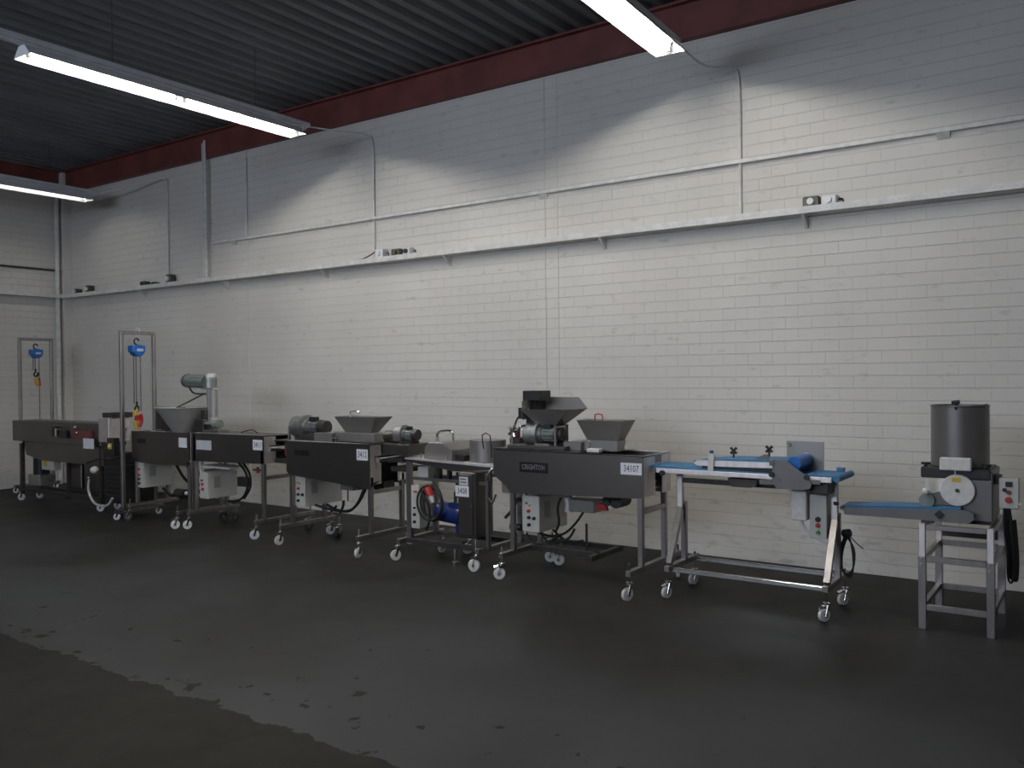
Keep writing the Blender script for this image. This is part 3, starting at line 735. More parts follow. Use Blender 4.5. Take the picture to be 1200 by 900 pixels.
# ------------------------------------------------------------------ hopper machine 3
t = thing('coating_machine', 'stainless coating machine numbered 3412 with a single trapezoid hopper and twin disc motor', 'machine', (-6.0, 5.85, 0))
poly = [(-6.60, 0.993), (-5.48, 0.998), (-5.48, 0.60), (-5.62, 0.585), (-6.56, 0.66), (-6.60, 0.70)]
poly = [(-6.60, 0.990), (-5.48, 1.0), (-5.48, 0.59), (-6.56, 0.665), (-6.60, 0.70)]
tunnel(t, poly, 5.635, 6.12, -5.48, 1.0, 0.63, 0.15)
MB().prism([(5.64, 0.60), (5.64, 0.64), (5.78, 0.66)], 'x', -5.484, -5.48).build('flange_foot', 'tube', t)
belt_bed(t, -6.5, -5.44, 5.70, 6.05, 0.88)
MB().box(-6.85, -6.3, 5.70, 6.0, 0.975, 0.99).build('motor_plate', 'steel', t, bevel=0.002)
gearmotor(t, -6.70, -6.26, 5.86, 1.12, 0.105, 'alu')
MB().box(-6.64, -6.34, 5.78, 5.94, 0.99, 1.03).build('motor_foot', 'dark', t)
MB().box(-6.74, -6.72, 5.78, 5.80, 0.99, 1.12).build('valve_rod', 'chrome', t)
MB().box(-6.30, -6.05, 5.72, 6.02, 0.99, 1.075).build('cover_box', 'sheet', t, bevel=0.003)
MB().box(-6.03, -5.52, 5.74, 5.98, 1.0, 1.085).build('feed_box', 'sheet', t, bevel=0.003)
MB().box(-6.03, -6.01, 5.735, 5.75, 1.0, 1.085).build('edge_strip', 'chrome', t)
MB().cyl((-6.02, 5.72, 1.035), (-5.96, 5.72, 1.035), 0.018, seg=12).build('adjusting_screw', 'chrome', t)
MB().loft((-5.95, -5.62, 5.80, 5.90, 1.085), (-6.04, -5.51, 5.74, 5.98, 1.235), 0.003).build('feed_hopper', 'sheet', t, label='trapezoid feed hopper with a wire handle')
MB().tube([(-5.83, 5.75, 1.235), (-5.83, 5.75, 1.285), (-5.72, 5.75, 1.285), (-5.72, 5.75, 1.27)], 0.005, sub=2).build('hopper_handle', 'chrome', t)
sheet(t, -5.64, -5.50, 5.634, 0.850, 0.950, '3412')
MB().box(-6.48, -6.28, 5.631, 5.634, 0.86, 0.91).build('nameplate', 'plaque', t)
stand(t, -6.55, -5.50, 5.665, 6.08, 0.70, 0.19, [(5.50, 6.22), (5.48, 6.26)], tie=0.56)
caster(t, -6.56, 5.52, 0.25, 1.5, m='white'); caster(t, -5.49, 5.50, 0.25, 1.8, m='white'); caster(t, -6.55, 6.18, 0.25, 1.4, m='rail'); caster(t, -5.50, 6.22, 0.25, 1.0, m='rail')
caster(t, -6.36, 6.10, 0.20, 1.8, m='dark')
control_box(t, -6.55, -6.40, 5.69, 6.18, 0.355, 0.645, [(.35, .80, 'yellow', .009), (.55, .78, 'yellow', .008), (.42, .60, 'red', .014), (.40, .40, 'black', .015), (.80, .40, 'black', .015), (.40, .19, 'black', .015)])
MB().box(-6.55, -6.36, 5.72, 5.86, 0.65, 0.68).build('box_bracket', 'white', t)
MB().box(-6.05, -5.88, 5.82, 6.02, 0.53, 0.63).build('pump_box', 'sheet', t, bevel=0.004)
MB().box(-5.86, -5.50, 5.84, 5.98, 0.56, 0.64).build('drive_housing', 'dark', t)
MB().cyl((-5.80, 5.82, 0.57), (-5.68, 5.82, 0.58), 0.022, seg=12).build('red_knob_shaft', 'ironred', t)
MB().cyl((-5.98, 5.85, 0.53), (-5.98, 5.85, 0.42), 0.007, seg=8).build('thermometer_rod', 'ironred', t)
cables(t, [[(-5.72, 5.85, 0.60), (-5.82, 5.85, 0.44), (-5.95, 5.86, 0.34), (-6.10, 5.86, 0.315), (-6.25, 5.84, 0.33), (-6.38, 5.8, 0.36)],
           [(-5.76, 5.86, 0.58), (-5.87, 5.87, 0.41), (-6.0, 5.88, 0.32), (-6.16, 5.88, 0.32), (-6.30, 5.88, 0.36)],
           [(-6.10, 5.86, 0.30), (-6.06, 5.86, 0.36), (-6.05, 5.86, 0.42)], [(-6.22, 5.86, 0.30), (-6.15, 5.86, 0.36)]], 0.013)
MB().box(-6.72, -6.62, 5.72, 6.0, 0.84, 0.97).build('infeed_flap', 'ironred', t)
MB().box(-6.85, -6.60, 5.70, 6.02, 0.76, 0.80).build('infeed_guard', 'dark', t)
# ------------------------------------------------------------------ machine 2: plain cooling tunnel
t = tun = thing('cooling_tunnel', 'plain stainless tunnel on casters between the mixer machine and the one numbered 3412', 'machine', (-7.5, 5.85, 0))
poly = [(-8.12, 1.025), (-6.95, 1.03), (-6.95, 0.745), (-8.12, 0.725)]
tunnel(t, poly, 5.65, 6.10, -6.95, 1.03, 0.745, 0.15)
MB().box(-8.12, -6.95, 5.66, 6.09, 1.018, 1.024).build('deck_plate', 'steel', t)
belt_bed(t, -8.0, -6.95, 5.72, 6.05, 0.92)
sheet(t, -7.115, -6.97, 5.649, 0.882, 0.985, '3411')
sheet(t, -8.05, -7.79, 5.649, 0.85, 0.95, None, name='blank_label', m='rail')
stand(t, -8.09, -6.98, 5.67, 6.06, 1.0, 0.19, [(5.56, 6.22), (5.55, 6.32)], tie=0.60)
caster(t, -8.09, 5.58, 0.25, 0.8, m='white'); caster(t, -6.99, 5.58, 0.25, 0.9, m='rail'); caster(t, -8.08, 6.18, 0.25, 1.2, m='dark'); caster(t, -6.98, 6.28, 0.25, 0.9, m='dark')
control_box(t, -8.06, -7.92, 5.69, 6.07, 0.32, 0.60, [(.35, .70, 'ironred', .010), (.40, .55, 'red', .014), (.45, .36, 'red', .016)])
MB().box(-8.08, -7.60, 5.72, 5.95, 0.65, 0.67).box(-8.08, -8.05, 5.70, 5.74, 0.60, 0.74).build('box_bracket', 'white', t)
MB().cyl((-7.13, 5.72, 0.64), (-7.13, 5.72, 0.70), 0.016, seg=10).cyl((-7.20, 5.72, 0.67), (-7.06, 5.72, 0.67), 0.010, seg=10).build('drain_tap', 'ironred', t)
cables(t, [[(-7.62, 5.85, 0.72), (-7.50, 5.85, 0.62), (-7.46, 5.85, 0.50), (-7.52, 5.86, 0.38), (-7.66, 5.88, 0.30), (-7.84, 5.88, 0.28)],
           [(-7.56, 5.86, 0.72), (-7.44, 5.86, 0.6), (-7.44, 5.86, 0.45), (-7.55, 5.87, 0.33)]], 0.012)
MB().box(-7.62, -7.46, 5.84, 5.90, 0.46, 0.56).build('cable_clamp', 'dark', t)
MB().tube([(-7.62, 5.9, 1.03), (-7.45, 5.9, 1.06), (-7.35, 5.9, 1.03)], 0.006).build('wire_guard', 'dark', t)
cables(t, [[(-6.85, 6.10, 0.74), (-6.83, 6.10, 0.60), (-6.74, 6.10, 0.46), (-6.62, 6.10, 0.38)]], 0.005)
MB().box(-8.135, -8.118, 5.635, 5.655, 0.20, 1.03).build('leg_highlight', 'chrome', t)  # added bright strip standing in for the lit edge of the leg
# ------------------------------------------------------------------ machine 1: with conical kettle and mixer
t = thing('mixing_machine', 'stainless machine with a conical kettle and a tilted mixer motor on a post', 'machine', (-8.7, 5.85, 0))
poly = [(-9.27, 1.015), (-8.18, 1.02), (-8.18, 0.675), (-8.26, 0.66), (-9.20, 0.66), (-9.27, 0.72)]
MB().prism(poly, 'y', 5.65, 5.654).build('side_panel', 'steel', t)
MB().prism(poly, 'y', 6.08, 6.084).build('side_panel', 'steel', t)
MB().box(-9.27, -8.18, 5.654, 6.08, 1.0, 1.008).build('deck_plate', 'dark', t)
MB().box(-8.92, -8.62, 5.66, 5.75, 1.008, 1.03).build('scraper_strip', 'chrome', t, label='bright strip on the deck')
MB().box(-8.36, -8.22, 5.645, 5.65, 0.86, 0.965).build('number_sheet', 'paper', t)
MB().box(-9.15, -9.0, 5.646, 5.65, 0.88, 0.93).build('nameplate', 'plaque', t)
sheet(t, -9.36, -9.29, 5.62, 0.93, 1.055, None, name='handle_plate', m='cream')
MB().cyl((-9.325, 5.617, 1.03), (-9.325, 5.62, 1.03), 0.012, seg=10).build('hook_hole', 'black', t)
stand(t, -9.20, -8.20, 5.67, 6.06, 0.70, 0.19, [(5.54, 6.2), (5.50, 6.2)], tie=0.56)
caster(t, -8.22, 5.52, 0.25, 0.9, m='white'); caster(t, -9.18, 5.56, 0.25, 0.9, m='dark'); caster(t, -8.25, 6.16, 0.25, 0.9, m='dark')
control_box(t, -9.20, -9.08, 5.67, 6.05, 0.365, 0.66, [(.4, .72, 'red', .014), (.4, .50, 'red', .015), (.4, .34, 'black', .014), (.4, .17, 'black', .015)])
MB().box(-9.22, -8.78, 5.93, 6.05, 1.02, 1.285).build('back_box', 'dark', t, bevel=0.004)
MB().lathe((-8.56, 5.85, 0), [(0.11, 1.0), (0.30, 1.28), (0.315, 1.285), (0.315, 1.292), (0.29, 1.292), (0.10, 1.02), (0.0, 1.01)]).build('conical_kettle', 'matt', t)
MB().cyl((-8.16, 5.90, 1.02), (-8.16, 5.90, 1.50), 0.028, seg=14).cyl((-8.07, 5.93, 1.026), (-8.07, 5.93, 1.50), 0.016, seg=12).build('mixer_post', 'chrome', t)
MB().box(-8.26, -8.04, 5.86, 5.95, 1.485, 1.505).build('mixer_bracket', 'chrome', t)
MB().cyl((-8.14, 5.90, 1.505), (-8.14, 5.90, 1.62), 0.07, seg=18).build('mixer_gearbox', 'alu', t)
MB().cyl((-8.13, 5.90, 1.62), (-8.13, 5.90, 1.665), 0.055, seg=18).build('mixer_cap', 'white', t)
o = MB().cyl((-8.58, 5.90, 1.585), (-8.20, 5.90, 1.575), 0.072, seg=20)
for k in range(10):
    a = 2*PI*k/10
    o.bar((-8.50, 5.9+math.cos(a)*.074, 1.582+math.sin(a)*.074), (-8.24, 5.9+math.cos(a)*.074, 1.578+math.sin(a)*.074), 0.006)
o = o.build('mixer_motor', 'motor', t)
MB().cyl((-8.60, 5.90, 1.585), (-8.54, 5.90, 1.585), 0.06, 0.078, seg=20).build('fan_cover', 'dark', o)
MB().tube([(-8.50, 5.88, 1.52), (-8.44, 5.88, 1.46), (-8.36, 5.88, 1.44), (-8.20, 5.88, 1.44)], 0.010).build('cable', 'dark', t)
MB().bar((-8.26, 5.88, 1.43), (-8.68, 5.86, 1.29), 0.02, 0.012).build('stirrer_arm', 'steel', t)
MB().box(-8.30, -8.14, 5.80, 5.95, 1.02, 1.16).box(-8.24, -8.16, 5.84, 5.94, 1.16, 1.26).build('pump_block', 'dark', t, bevel=0.006)
MB().cyl((-8.06, 5.84, 1.115), (-7.98, 5.84, 1.12), 0.06, seg=20).cyl((-8.11, 5.84, 1.12), (-8.06, 5.84, 1.12), 0.045, seg=18).build('pump_wheel', 'chrome', tun)
MB().cyl((-7.98, 5.84, 1.11), (-7.90, 5.84, 1.11), 0.05, seg=16).build('pump_motor', 'motor', tun)
MB().box(-8.12, -7.86, 5.78, 5.92, 1.024, 1.05).build('pump_base', 'tube', tun)
cables(t, [[(-8.9, 5.8, 0.36), (-8.75, 5.8, 0.29), (-8.6, 5.82, 0.33), (-8.5, 5.84, 0.30), (-8.38, 5.85, 0.32)], [(-8.72, 5.85, 0.64), (-8.60, 5.86, 0.50), (-8.45, 5.88, 0.40), (-8.3, 5.9, 0.32)],
           [(-8.8, 5.9, 0.30), (-8.65, 5.9, 0.26), (-8.5, 5.9, 0.30)]], 0.016)
MB().cyl((-8.60, 5.78, 0.33), (-8.44, 5.78, 0.33), 0.05, seg=16).build('drive_motor', 'dark', t)
MB().ball((-8.40, 5.76, 0.34), 0.022).build('white_cap', 'white', t)
MB().prism([(-8.62, 0.64), (-8.55, 0.64), (-8.40, 0.40), (-8.47, 0.40)], 'y', 5.90, 5.94).build('chute', 'steel', t)
# ------------------------------------------------------------------ gantry frames with hoists
def hoist_frame(X, y0, y1, H, label, w=0.04):
    t = thing('hoist_frame', label, 'frame', (X, (y0+y1)/2, 0), 'tall hoist portals')
    for y in (y0, y1): MB().box(X-w/2, X+w/2, y-w/2, y+w/2, 0.12, H-w).build('post', 'tube', t, bevel=0.003)
    MB().box(X-w/2, X+w/2, y0-w/2, y1+w/2, H-w, H).build('top_beam', 'tube', t, bevel=0.003)
    MB().box(X-w/2, X+w/2, y0-0.1, y1+0.1, 0.08, 0.12).build('foot_bar', 'tube', t)
    ym = (y0+y1)/2
    MB().tube([(X, ym-0.02, H-w), (X, ym-0.02, H+0.03), (X, ym+0.02, H+0.03), (X, ym+0.02, H-w)], 0.008, sub=3).build('eye_strap', 'rail', t)
    for y in (y0-0.06, y1+0.06): caster(t, X, y, 0.12, 0.7, r=0.038, m='rail')
    return t
def chain(parent, x, y, z0, z1, r=0.0025, name='chain'):
    c = MB(); z = z1; k = 0
    while z > z0:
        hw, hh = 0.007, 0.014
        if k % 2: pts = [(x-hw, y, z), (x, y, z+hh), (x+hw, y, z), (x, y, z-hh)]
        else: pts = [(x, y-hw, z), (x, y, z+hh), (x, y+hw, z), (x, y, z-hh)]
        c.tube(pts, r, seg=4, closed=True, sub=2); z -= 0.021; k += 1
    c.build(name, 'dark', parent)
def chain_hoist(X, y, H, zhook, zl, label):
    t = thing('chain_hoist', label, 'hoist', (X, y, H), 'blue chain hoists')
    MB().tube([(X, y, H-0.12), (X, y-0.03, H-0.10), (X, y-0.03, H-0.06), (X, y, H-0.045), (X, y+0.025, H-0.07)], 0.010).build('top_hook', 'black', t)
    o = MB().cyl((X-0.055, y, H-0.185), (X+0.055, y, H-0.185), 0.068, seg=24).build('body', 'hoistblue', t, bevel=0.006)
    MB().box(X-0.062, X+0.045, y-0.080, y+0.080, H-0.205, H-0.125).build('cover', 'hoistblue', o, bevel=0.006)
    MB().box(X+0.0555, X+0.058, y-0.035, y+0.045, H-0.195, H-0.165).build('emblem_plate', 'rail', o)
    for dy in (-0.045, -0.015, 0.04): chain(t, X, y+dy, zhook if dy != 0.04 else zl, H-0.25)
    h = MB().tube([(X, y-0.012, zhook+0.02), (X, y-0.012, zhook-0.02), (X, y-0.035, zhook-0.06), (X, y-0.012, zhook-0.095), (X, y+0.015, zhook-0.07)], 0.012).build('load_hook', 'black', t)
    return t
hoist_frame(-9.33, 5.575, 5.985, 2.17, 'steel portal frame with blue hoist standing between the far left machine and the kettle machine')
chain_hoist(-9.33, 5.77, 2.13, 1.33, 1.25, 'blue chain hoist hanging in the portal between the two left machines')
t = thing('spring_balancer', 'yellow and red tackle hanging on the right chain hoist', 'tackle', (-9.33, 5.76, 0.99))
MB().tube([(-9.33, 5.76, 1.26), (-9.33, 5.73, 1.20), (-9.33, 5.77, 1.16), (-9.33, 5.74, 1.10), (-9.33, 5.76, 1.02)], 0.020).build('yellow_sling', 'yellow', t)
MB().tube([(-9.31, 5.79, 1.20), (-9.31, 5.80, 1.12), (-9.31, 5.77, 1.06)], 0.022).box(-9.34, -9.29, 5.73, 5.79, 1.13, 1.19).build('red_grip', 'red', t)
MB().tube([(-9.33, 5.75, 1.30), (-9.33, 5.78, 1.28), (-9.33, 5.75, 1.25)], 0.012).build('shackle', 'dark', t)
hoist_frame(-12.85, 6.13, 6.58, 2.225, 'steel portal frame rising behind the long machine in the far left corner')
chain_hoist(-12.85, 6.36, 2.185, 1.76, 1.05, 'small blue chain hoist over the machine in the far left corner')
t = thing('spring_balancer', 'small yellow and red tackle on the far left chain hoist', 'tackle', (-12.85, 6.36, 1.54))
MB().tube([(-12.85, 6.36, 1.66), (-12.85, 6.35, 1.59), (-12.85, 6.38, 1.53)], 0.022).build('yellow_sling', 'yellow', t)
MB().tube([(-12.83, 6.39, 1.65), (-12.83, 6.40, 1.53)], 0.014).build('red_grip', 'red', t)
MB().tube([(-12.85, 6.37, 1.72), (-12.85, 6.39, 1.70), (-12.85, 6.36, 1.66)], 0.016).build('shackle', 'black', t)
# ------------------------------------------------------------------ far left machine
t = thing('tempering_machine', 'long dark stainless machine in the far left corner with a white hose and valves', 'machine', (-11.0, 5.9, 0))
MB().box(-12.18, -10.02, 5.70, 6.04, 0.80, 1.075).build('upper_body', 'steel', t, bevel=0.005)
MB().prism([(-11.95, 0.80), (-10.02, 0.80), (-10.02, 0.56), (-11.5, 0.56), (-11.9, 0.62)], 'y', 5.74, 6.0).build('lower_trough', 'steel', t)
MB().box(-10.02, -9.80, 5.68, 5.95, 0.86, 1.15).build('end_housing', 'litsteel', t, bevel=0.004, label='bright upright end housing')
MB().box(-10.0, -9.78, 5.72, 5.98, 1.15, 1.21).build('end_cap_block', 'dark', t)
for x, y in ((-12.0, 5.74), (-12.0, 5.98), (-10.9, 5.78), (-10.10, 5.76), (-10.10, 5.98)):
    MB().box(x-0.022, x+0.022, y-0.022, y+0.022, 0.10, 0.80).build('leg', 'dark', t)
MB().box(-12.02, -10.08, 5.72, 5.76, 0.13, 0.17).box(-12.02, -10.08, 5.96, 6.0, 0.13, 0.17).build('base_rail', 'dark', t)
for x, y in ((-12.0, 5.74), (-12.0, 5.98), (-10.10, 5.76), (-10.10, 5.98)): caster(t, x, y, 0.14, 0.6, m='rail')
MB().box(-12.14, -11.95, 5.68, 5.72, 0.775, 0.80).build('edge_handle', 'white', t)
MB().cyl((-11.25, 5.68, 0.96), (-10.62, 5.68, 0.965), 0.008, seg=8).build('thin_pipe', 'steel', t)
MB().box(-10.92, -10.88, 5.62, 5.70, 0.90, 1.0).build('slide_valve', 'chrome', t)
MB().box(-11.0, -10.94, 5.62, 5.70, 0.90, 1.02).box(-10.86, -10.70, 5.64, 5.70, 0.88, 0.98).build('valve_block', 'black', t, bevel=0.005)
MB().box(-10.62, -10.20, 5.66, 5.70, 0.90, 0.985).build('red_guard', 'ironred', t)
MB().ball((-10.45, 5.65, 0.955), 0.022).ball((-10.50, 5.66, 1.02), 0.025).build('valve_knob', 'chrome', t)
sheet(t, -10.32, -10.08, 5.655, 0.77, 0.895, None)
w = MB().box(-9.74, -9.60, 5.62, 5.70, 0.72, 0.92).build('warning_switch', 'black', t, bevel=0.004)
MB().box(-9.71, -9.63, 5.615, 5.62, 0.79, 0.86).build('yellow_plate', 'yellow', w)
MB().cyl((-9.67, 5.615, 0.825), (-9.67, 5.60, 0.825), 0.018, seg=12).build('white_knob', 'white', w)
MB().box(-9.90, -9.50, 5.68, 6.1, 0.14, 0.60).box(-9.80, -9.56, 5.70, 5.9, 0.60, 0.74).build('drive_cabinet', 'black', t, bevel=0.01)
fr = MB()
for k in range(7): fr.cyl((-9.86, 5.66, 0.24+k*0.055), (-9.52, 5.66, 0.24+k*0.055), 0.007, seg=6)
fr.build('cooling_ribs', 'dark', t)
MB().tube([(-10.18, 5.62, 0.60), (-9.9, 5.60, 0.66), (-9.6, 5.58, 0.68), (-9.36, 5.56, 0.72)], 0.012).build('dark_hose', 'black', t)
MB().ball((-9.98, 5.60, 0.53), 0.050, (1, 1, 0.9)).build('white_filter', 'white', t)
MB().tube([(-10.10, 5.60, 0.42), (-10.12, 5.60, 0.28), (-10.02, 5.60, 0.15), (-9.86, 5.60, 0.11), (-9.70, 5.60, 0.13), (-9.60, 5.60, 0.22)], 0.014).build('white_hose', 'clearwhite', t)
MB().ball((-10.10, 5.60, 0.43), 0.02).build('hose_clip', 'chrome', t)
MB().box(-11.25, -10.92, 5.95, 6.1, 0.20, 0.58).box(-10.85, -10.35, 5.95, 6.1, 0.20, 0.58).build('tank', 'steel', t, bevel=0.01)
MB().box(-11.52, -11.22, 5.75, 5.85, 0.44, 0.60).build('electric_box', 'cream', t, bevel=0.004)
MB().cyl((-11.40, 5.75, 0.53), (-11.40, 5.735, 0.53), 0.035, seg=14).build('orange_switch', 'yellow', t)
MB().cyl((-11.72, 5.85, 0.35), (-11.72, 5.85, 0.58), 0.10, seg=20).build('motor', 'black', t)
MB().box(-11.86, -11.55, 5.74, 5.95, 0.22, 0.36).build('white_housing', 'alu', t, bevel=0.005)
# ------------------------------------------------------------------ blue belt conveyor
t = thing('belt_conveyor', 'wheeled stainless conveyor with blue belts and an upper pressing belt', 'conveyor', (-2.05, 5.93, 0))
x0, x1 = -2.60, -1.50
MB().box(-2.72, -1.47, 5.72, 5.74, 0.888, 0.922).box(-2.72, -1.47, 6.08, 6.10, 0.888, 0.922).build('side_rail', 'litsteel', t, bevel=0.003)
MB().prism([(-2.84, 0.925), (-2.70, 0.936), (-1.47, 0.930), (-1.42, 0.915), (-1.47, 0.90), (-2.84, 0.915)], 'y', 5.745, 6.075).build('lower_belt', 'blue', t)
MB().cyl((-2.84, 5.72, 0.915), (-2.84, 6.10, 0.915), 0.014, seg=12).build('nose_roller', 'chrome', t)
MB().prism([(-2.86, 0.905), (-2.70, 0.89), (-2.70, 0.922), (-2.85, 0.922)], 'y', 5.715, 5.735).build('nose_plate', 'chrome', t)
MB().cyl((-1.44, 5.72, 0.915), (-1.44, 6.10, 0.915), 0.022, seg=14).build('tail_roller', 'blue', t)
for x in (-2.53, -1.50): MB().box(x-0.025, x+0.025, 6.06, 6.10, 0.93, 0.955).build('belt_guide', 'blue', t, bevel=0.003)
MB().cyl((-2.65, 5.72, 0.89), (-2.65, 5.70, 0.89), 0.02, seg=12).build('tension_knob', 'black', t)
for x in (-2.60, -1.50):
    MB().box(x-0.02, x+0.02, 5.90, 5.94, 0.60, 0.885).build('post', 'litsteel', t, bevel=0.003)
    MB().box(x-0.02, x+0.02, 5.96, 6.0, 0.22, 0.66).build('lower_post', 'tube', t, bevel=0.003)
    MB().bar((x, 5.93, 0.64), (x, 5.71, 0.24), 0.04).build('brace', 'tube', t)
    MB().box(x-0.02, x+0.02, 5.66, 6.22, 0.19, 0.23).build('foot_bar', 'tube', t, bevel=0.003)
    for y in (5.69, 6.17): caster(t, x, y, 0.25, 1.2 if x < -2 else 1.0, r=0.042)
MB().box(-2.58, -1.52, 5.70, 5.73, 0.185, 0.215).build('low_rail', 'chrome', t, bevel=0.003)
MB().box(-2.58, -1.52, 6.14, 6.17, 0.185, 0.215).build('low_rail', 'chrome', t, bevel=0.003)
MB().box(-2.58, -1.52, 5.90, 5.94, 0.805, 0.838).build('upper_rail', 'dark', t)
# pressing belt above
MB().prism([(-2.42, 0.972), (-2.40, 0.955), (-2.2, 0.955), (-1.86, 0.962), (-1.86, 1.0), (-2.2, 0.995), (-2.40, 0.99)], 'y', 5.74, 5.76).build('press_frame', 'litsteel', t)
MB().prism([(-2.42, 0.985), (-2.20, 1.005), (-1.84, 1.015), (-1.76, 1.010), (-1.76, 0.99), (-2.2, 0.99), (-2.42, 0.965)], 'y', 5.765, 6.05).build('upper_belt', 'blue', t)
MB().box(-2.36, -1.86, 5.742, 6.05, 0.937, 0.955).build('gap_shade', 'black', t)  # black filler standing in for the shaded gap between the belts
MB().cyl((-1.72, 5.76, 1.0), (-1.72, 6.04, 1.0), 0.045, seg=20).build('drive_roller', 'hoistblue', t)
MB().cyl((-1.72, 6.04, 1.02), (-1.72, 6.05, 1.02), 0.03, seg=14).build('roller_cap', 'white', t)
MB().prism([(-1.85, 0.885), (-1.845, 1.025), (-1.76, 1.025), (-1.63, 0.93), (-1.59, 0.88), (-1.60, 0.845), (-1.66, 0.832), (-1.82, 0.832)], 'y', 5.70, 5.712).build('cheek_plate', 'midsheet', t)
for x, z in ((-1.85, 0.925), (-1.62, 0.92)): MB().cyl((x, 5.70, z), (x, 5.685, z), 0.018, seg=12).build('cheek_knob', 'black', t)
for x in (-1.80, -1.67): MB().cyl((x, 5.70, 0.895), (x, 5.695, 0.895), 0.008, seg=10).build('bolt', 'chrome', t)
MB().box(-1.86, -1.61, 6.06, 6.075, 0.93, 1.125).build('back_plate', 'sheet', t)
MB().cyl((-1.84, 6.06, 1.10), (-1.84, 6.05, 1.10), 0.016, seg=12).build('bolt', 'chrome', t)
MB().box(-1.865, -1.835, 5.69, 5.72, 0.985, 1.02).build('slide_block', 'chrome', t)
MB().prism([(-2.31, 0.955), (-2.27, 0.955), (-2.262, 1.03), (-2.28, 1.045), (-2.305, 1.03)], 'y', 5.72, 5.735).box(-2.31, -2.27, 5.725, 5.735, 0.90, 0.955).build('clamp_plate', 'white', t)
MB().cyl((-2.288, 5.74, 1.045), (-2.288, 5.74, 1.065), 0.014, seg=12).build('clamp_knob', 'blue', t)
def wing_knob(x, y, z):
    k = MB()
    for i in range(4):
        a = i*PI/2+PI/4
        k.cyl((x, y, z), (x+math.cos(a)*0.03, y, z+math.sin(a)*0.028), 0.008, 0.010, seg=8)
    k.cyl((x, y, z-0.05), (x, y, z), 0.007, seg=8)
    k.build('wing_knob', 'black', t)
wing_knob(-2.15, 5.80, 1.065); wing_knob(-1.90, 5.80, 1.085)
MB().prism([(-2.0, 1.015), (-1.93, 1.05), (-1.90, 1.05), (-1.90, 1.015)], 'y', 5.79, 5.81).build('knob_bracket', 'chrome', t)
MB().loft((-2.16, -2.02, 5.78, 6.0, 0.815), (-2.18, -1.97, 5.75, 6.03, 0.875), 0.003, bottom=True).build('crumb_tray', 'sheet', t)
MB().box(-1.95, -1.83, 5.74, 5.76, 0.85, 0.88).build('mounting_plate', 'chrome', t)
MB().box(-1.61, -1.50, 5.76, 5.98, 0.805, 0.885).build('gearbox', 'dark', t, bevel=0.005)
MB().box(-1.60, -1.54, 5.715, 5.73, 0.875, 0.905).build('latch', 'chrome', t)
MB().box(-1.755, -1.655, 5.80, 5.98, 0.615, 0.825).build('motor_cover', 'white', t, bevel=0.006)
control_box(t, -1.645, -1.535, 5.84, 5.96, 0.50, 0.79, [(.5, .44, 'black', .018), (.5, .30, 'red', .016), (.5, .14, 'green', .014)], vents=False)
MB().cyl((-1.50, 5.89, 0.735), (-1.47, 5.89, 0.735), 0.012, seg=10).build('side_knob', 'black', t)
cables(t, [[(-1.70, 5.85, 0.615), (-1.68, 5.85, 0.56), (-1.60, 5.85, 0.50), (-1.52, 5.86, 0.47)]], 0.010, 'rail')
cables(t, [[(-1.53, 5.88, 0.52), (-1.52, 5.88, 0.46), (-1.525, 5.88, 0.38)]], 0.008)
p = MB().cyl((-1.47, 6.0, 0.52), (-1.42, 5.99, 0.53), 0.028, seg=14).build('mains_plug', 'black', t, bevel=0.004)
for k in range(3):
    MB().tube([(-1.455+0.008*k, 6.0+0.006*k, 0.50), (-1.485+0.006*k, 6.0, 0.40), (-1.475, 6.0, 0.28), (-1.445+0.008*k, 6.0, 0.25-0.01*k), (-1.405, 6.0, 0.30), (-1.40-0.006*k, 6.0, 0.42)], 0.006, closed=True, sub=4).build('hanging_cable', 'rubber', t)
MB().tube([(-1.42, 6.0, 0.50), (-1.38, 6.0, 0.46), (-1.34, 6.0, 0.43)], 0.004).build('cable_tie', 'dark', t)
# ------------------------------------------------------------------ stand and forming machine on the right
t = thing('work_stand', 'open stainless work stand with telescopic legs under the round hopper machine', 'stand', (-0.77, 6.18, 0))
X0, X1, Y0, Y1 = -0.96, -0.585, 5.86, 6.50
for x in (X0, X1):
    for y in (Y0, Y1):
        MB().box(x-0.018, x+0.018, y-0.018, y+0.018, 0.40, 0.655).build('upper_leg', 'litsteel', t, bevel=0.002)
        MB().box(x-0.022, x+0.022, y-0.022, y+0.022, 0.0, 0.45).build('lower_leg', 'tube', t, bevel=0.002)
        for z in (0.44, 0.40): MB().cyl((x-0.004, y-0.022, z), (x-0.004, y-0.030, z), 0.007, seg=8).build('bolt', 'chrome', t)
for z, w in ((0.635, 0.03), (0.435, 0.036), (0.135, 0.036)):
    for y in (Y0, Y1): MB().box(X0+0.022, X1-0.022, y-0.015, y+0.015, z-w/2, z+w/2).build('cross_rail', 'tube', t, bevel=0.002)
    for x in (X0, X1): MB().box(x-0.015, x+0.015, Y0+0.022, Y1-0.022, z-w/2, z+w/2).build('side_rail', 'tube', t, bevel=0.002)
MB().box(X0+0.022, X1-0.022, Y1-0.012, Y1, 0.48, 0.545).build('rear_panel', 'dark', t)
MB().box(X0-0.01, X0+0.06, Y0+0.02, Y0+0.08, 0.655, 0.672).build('corner_pad', 'dark', t)

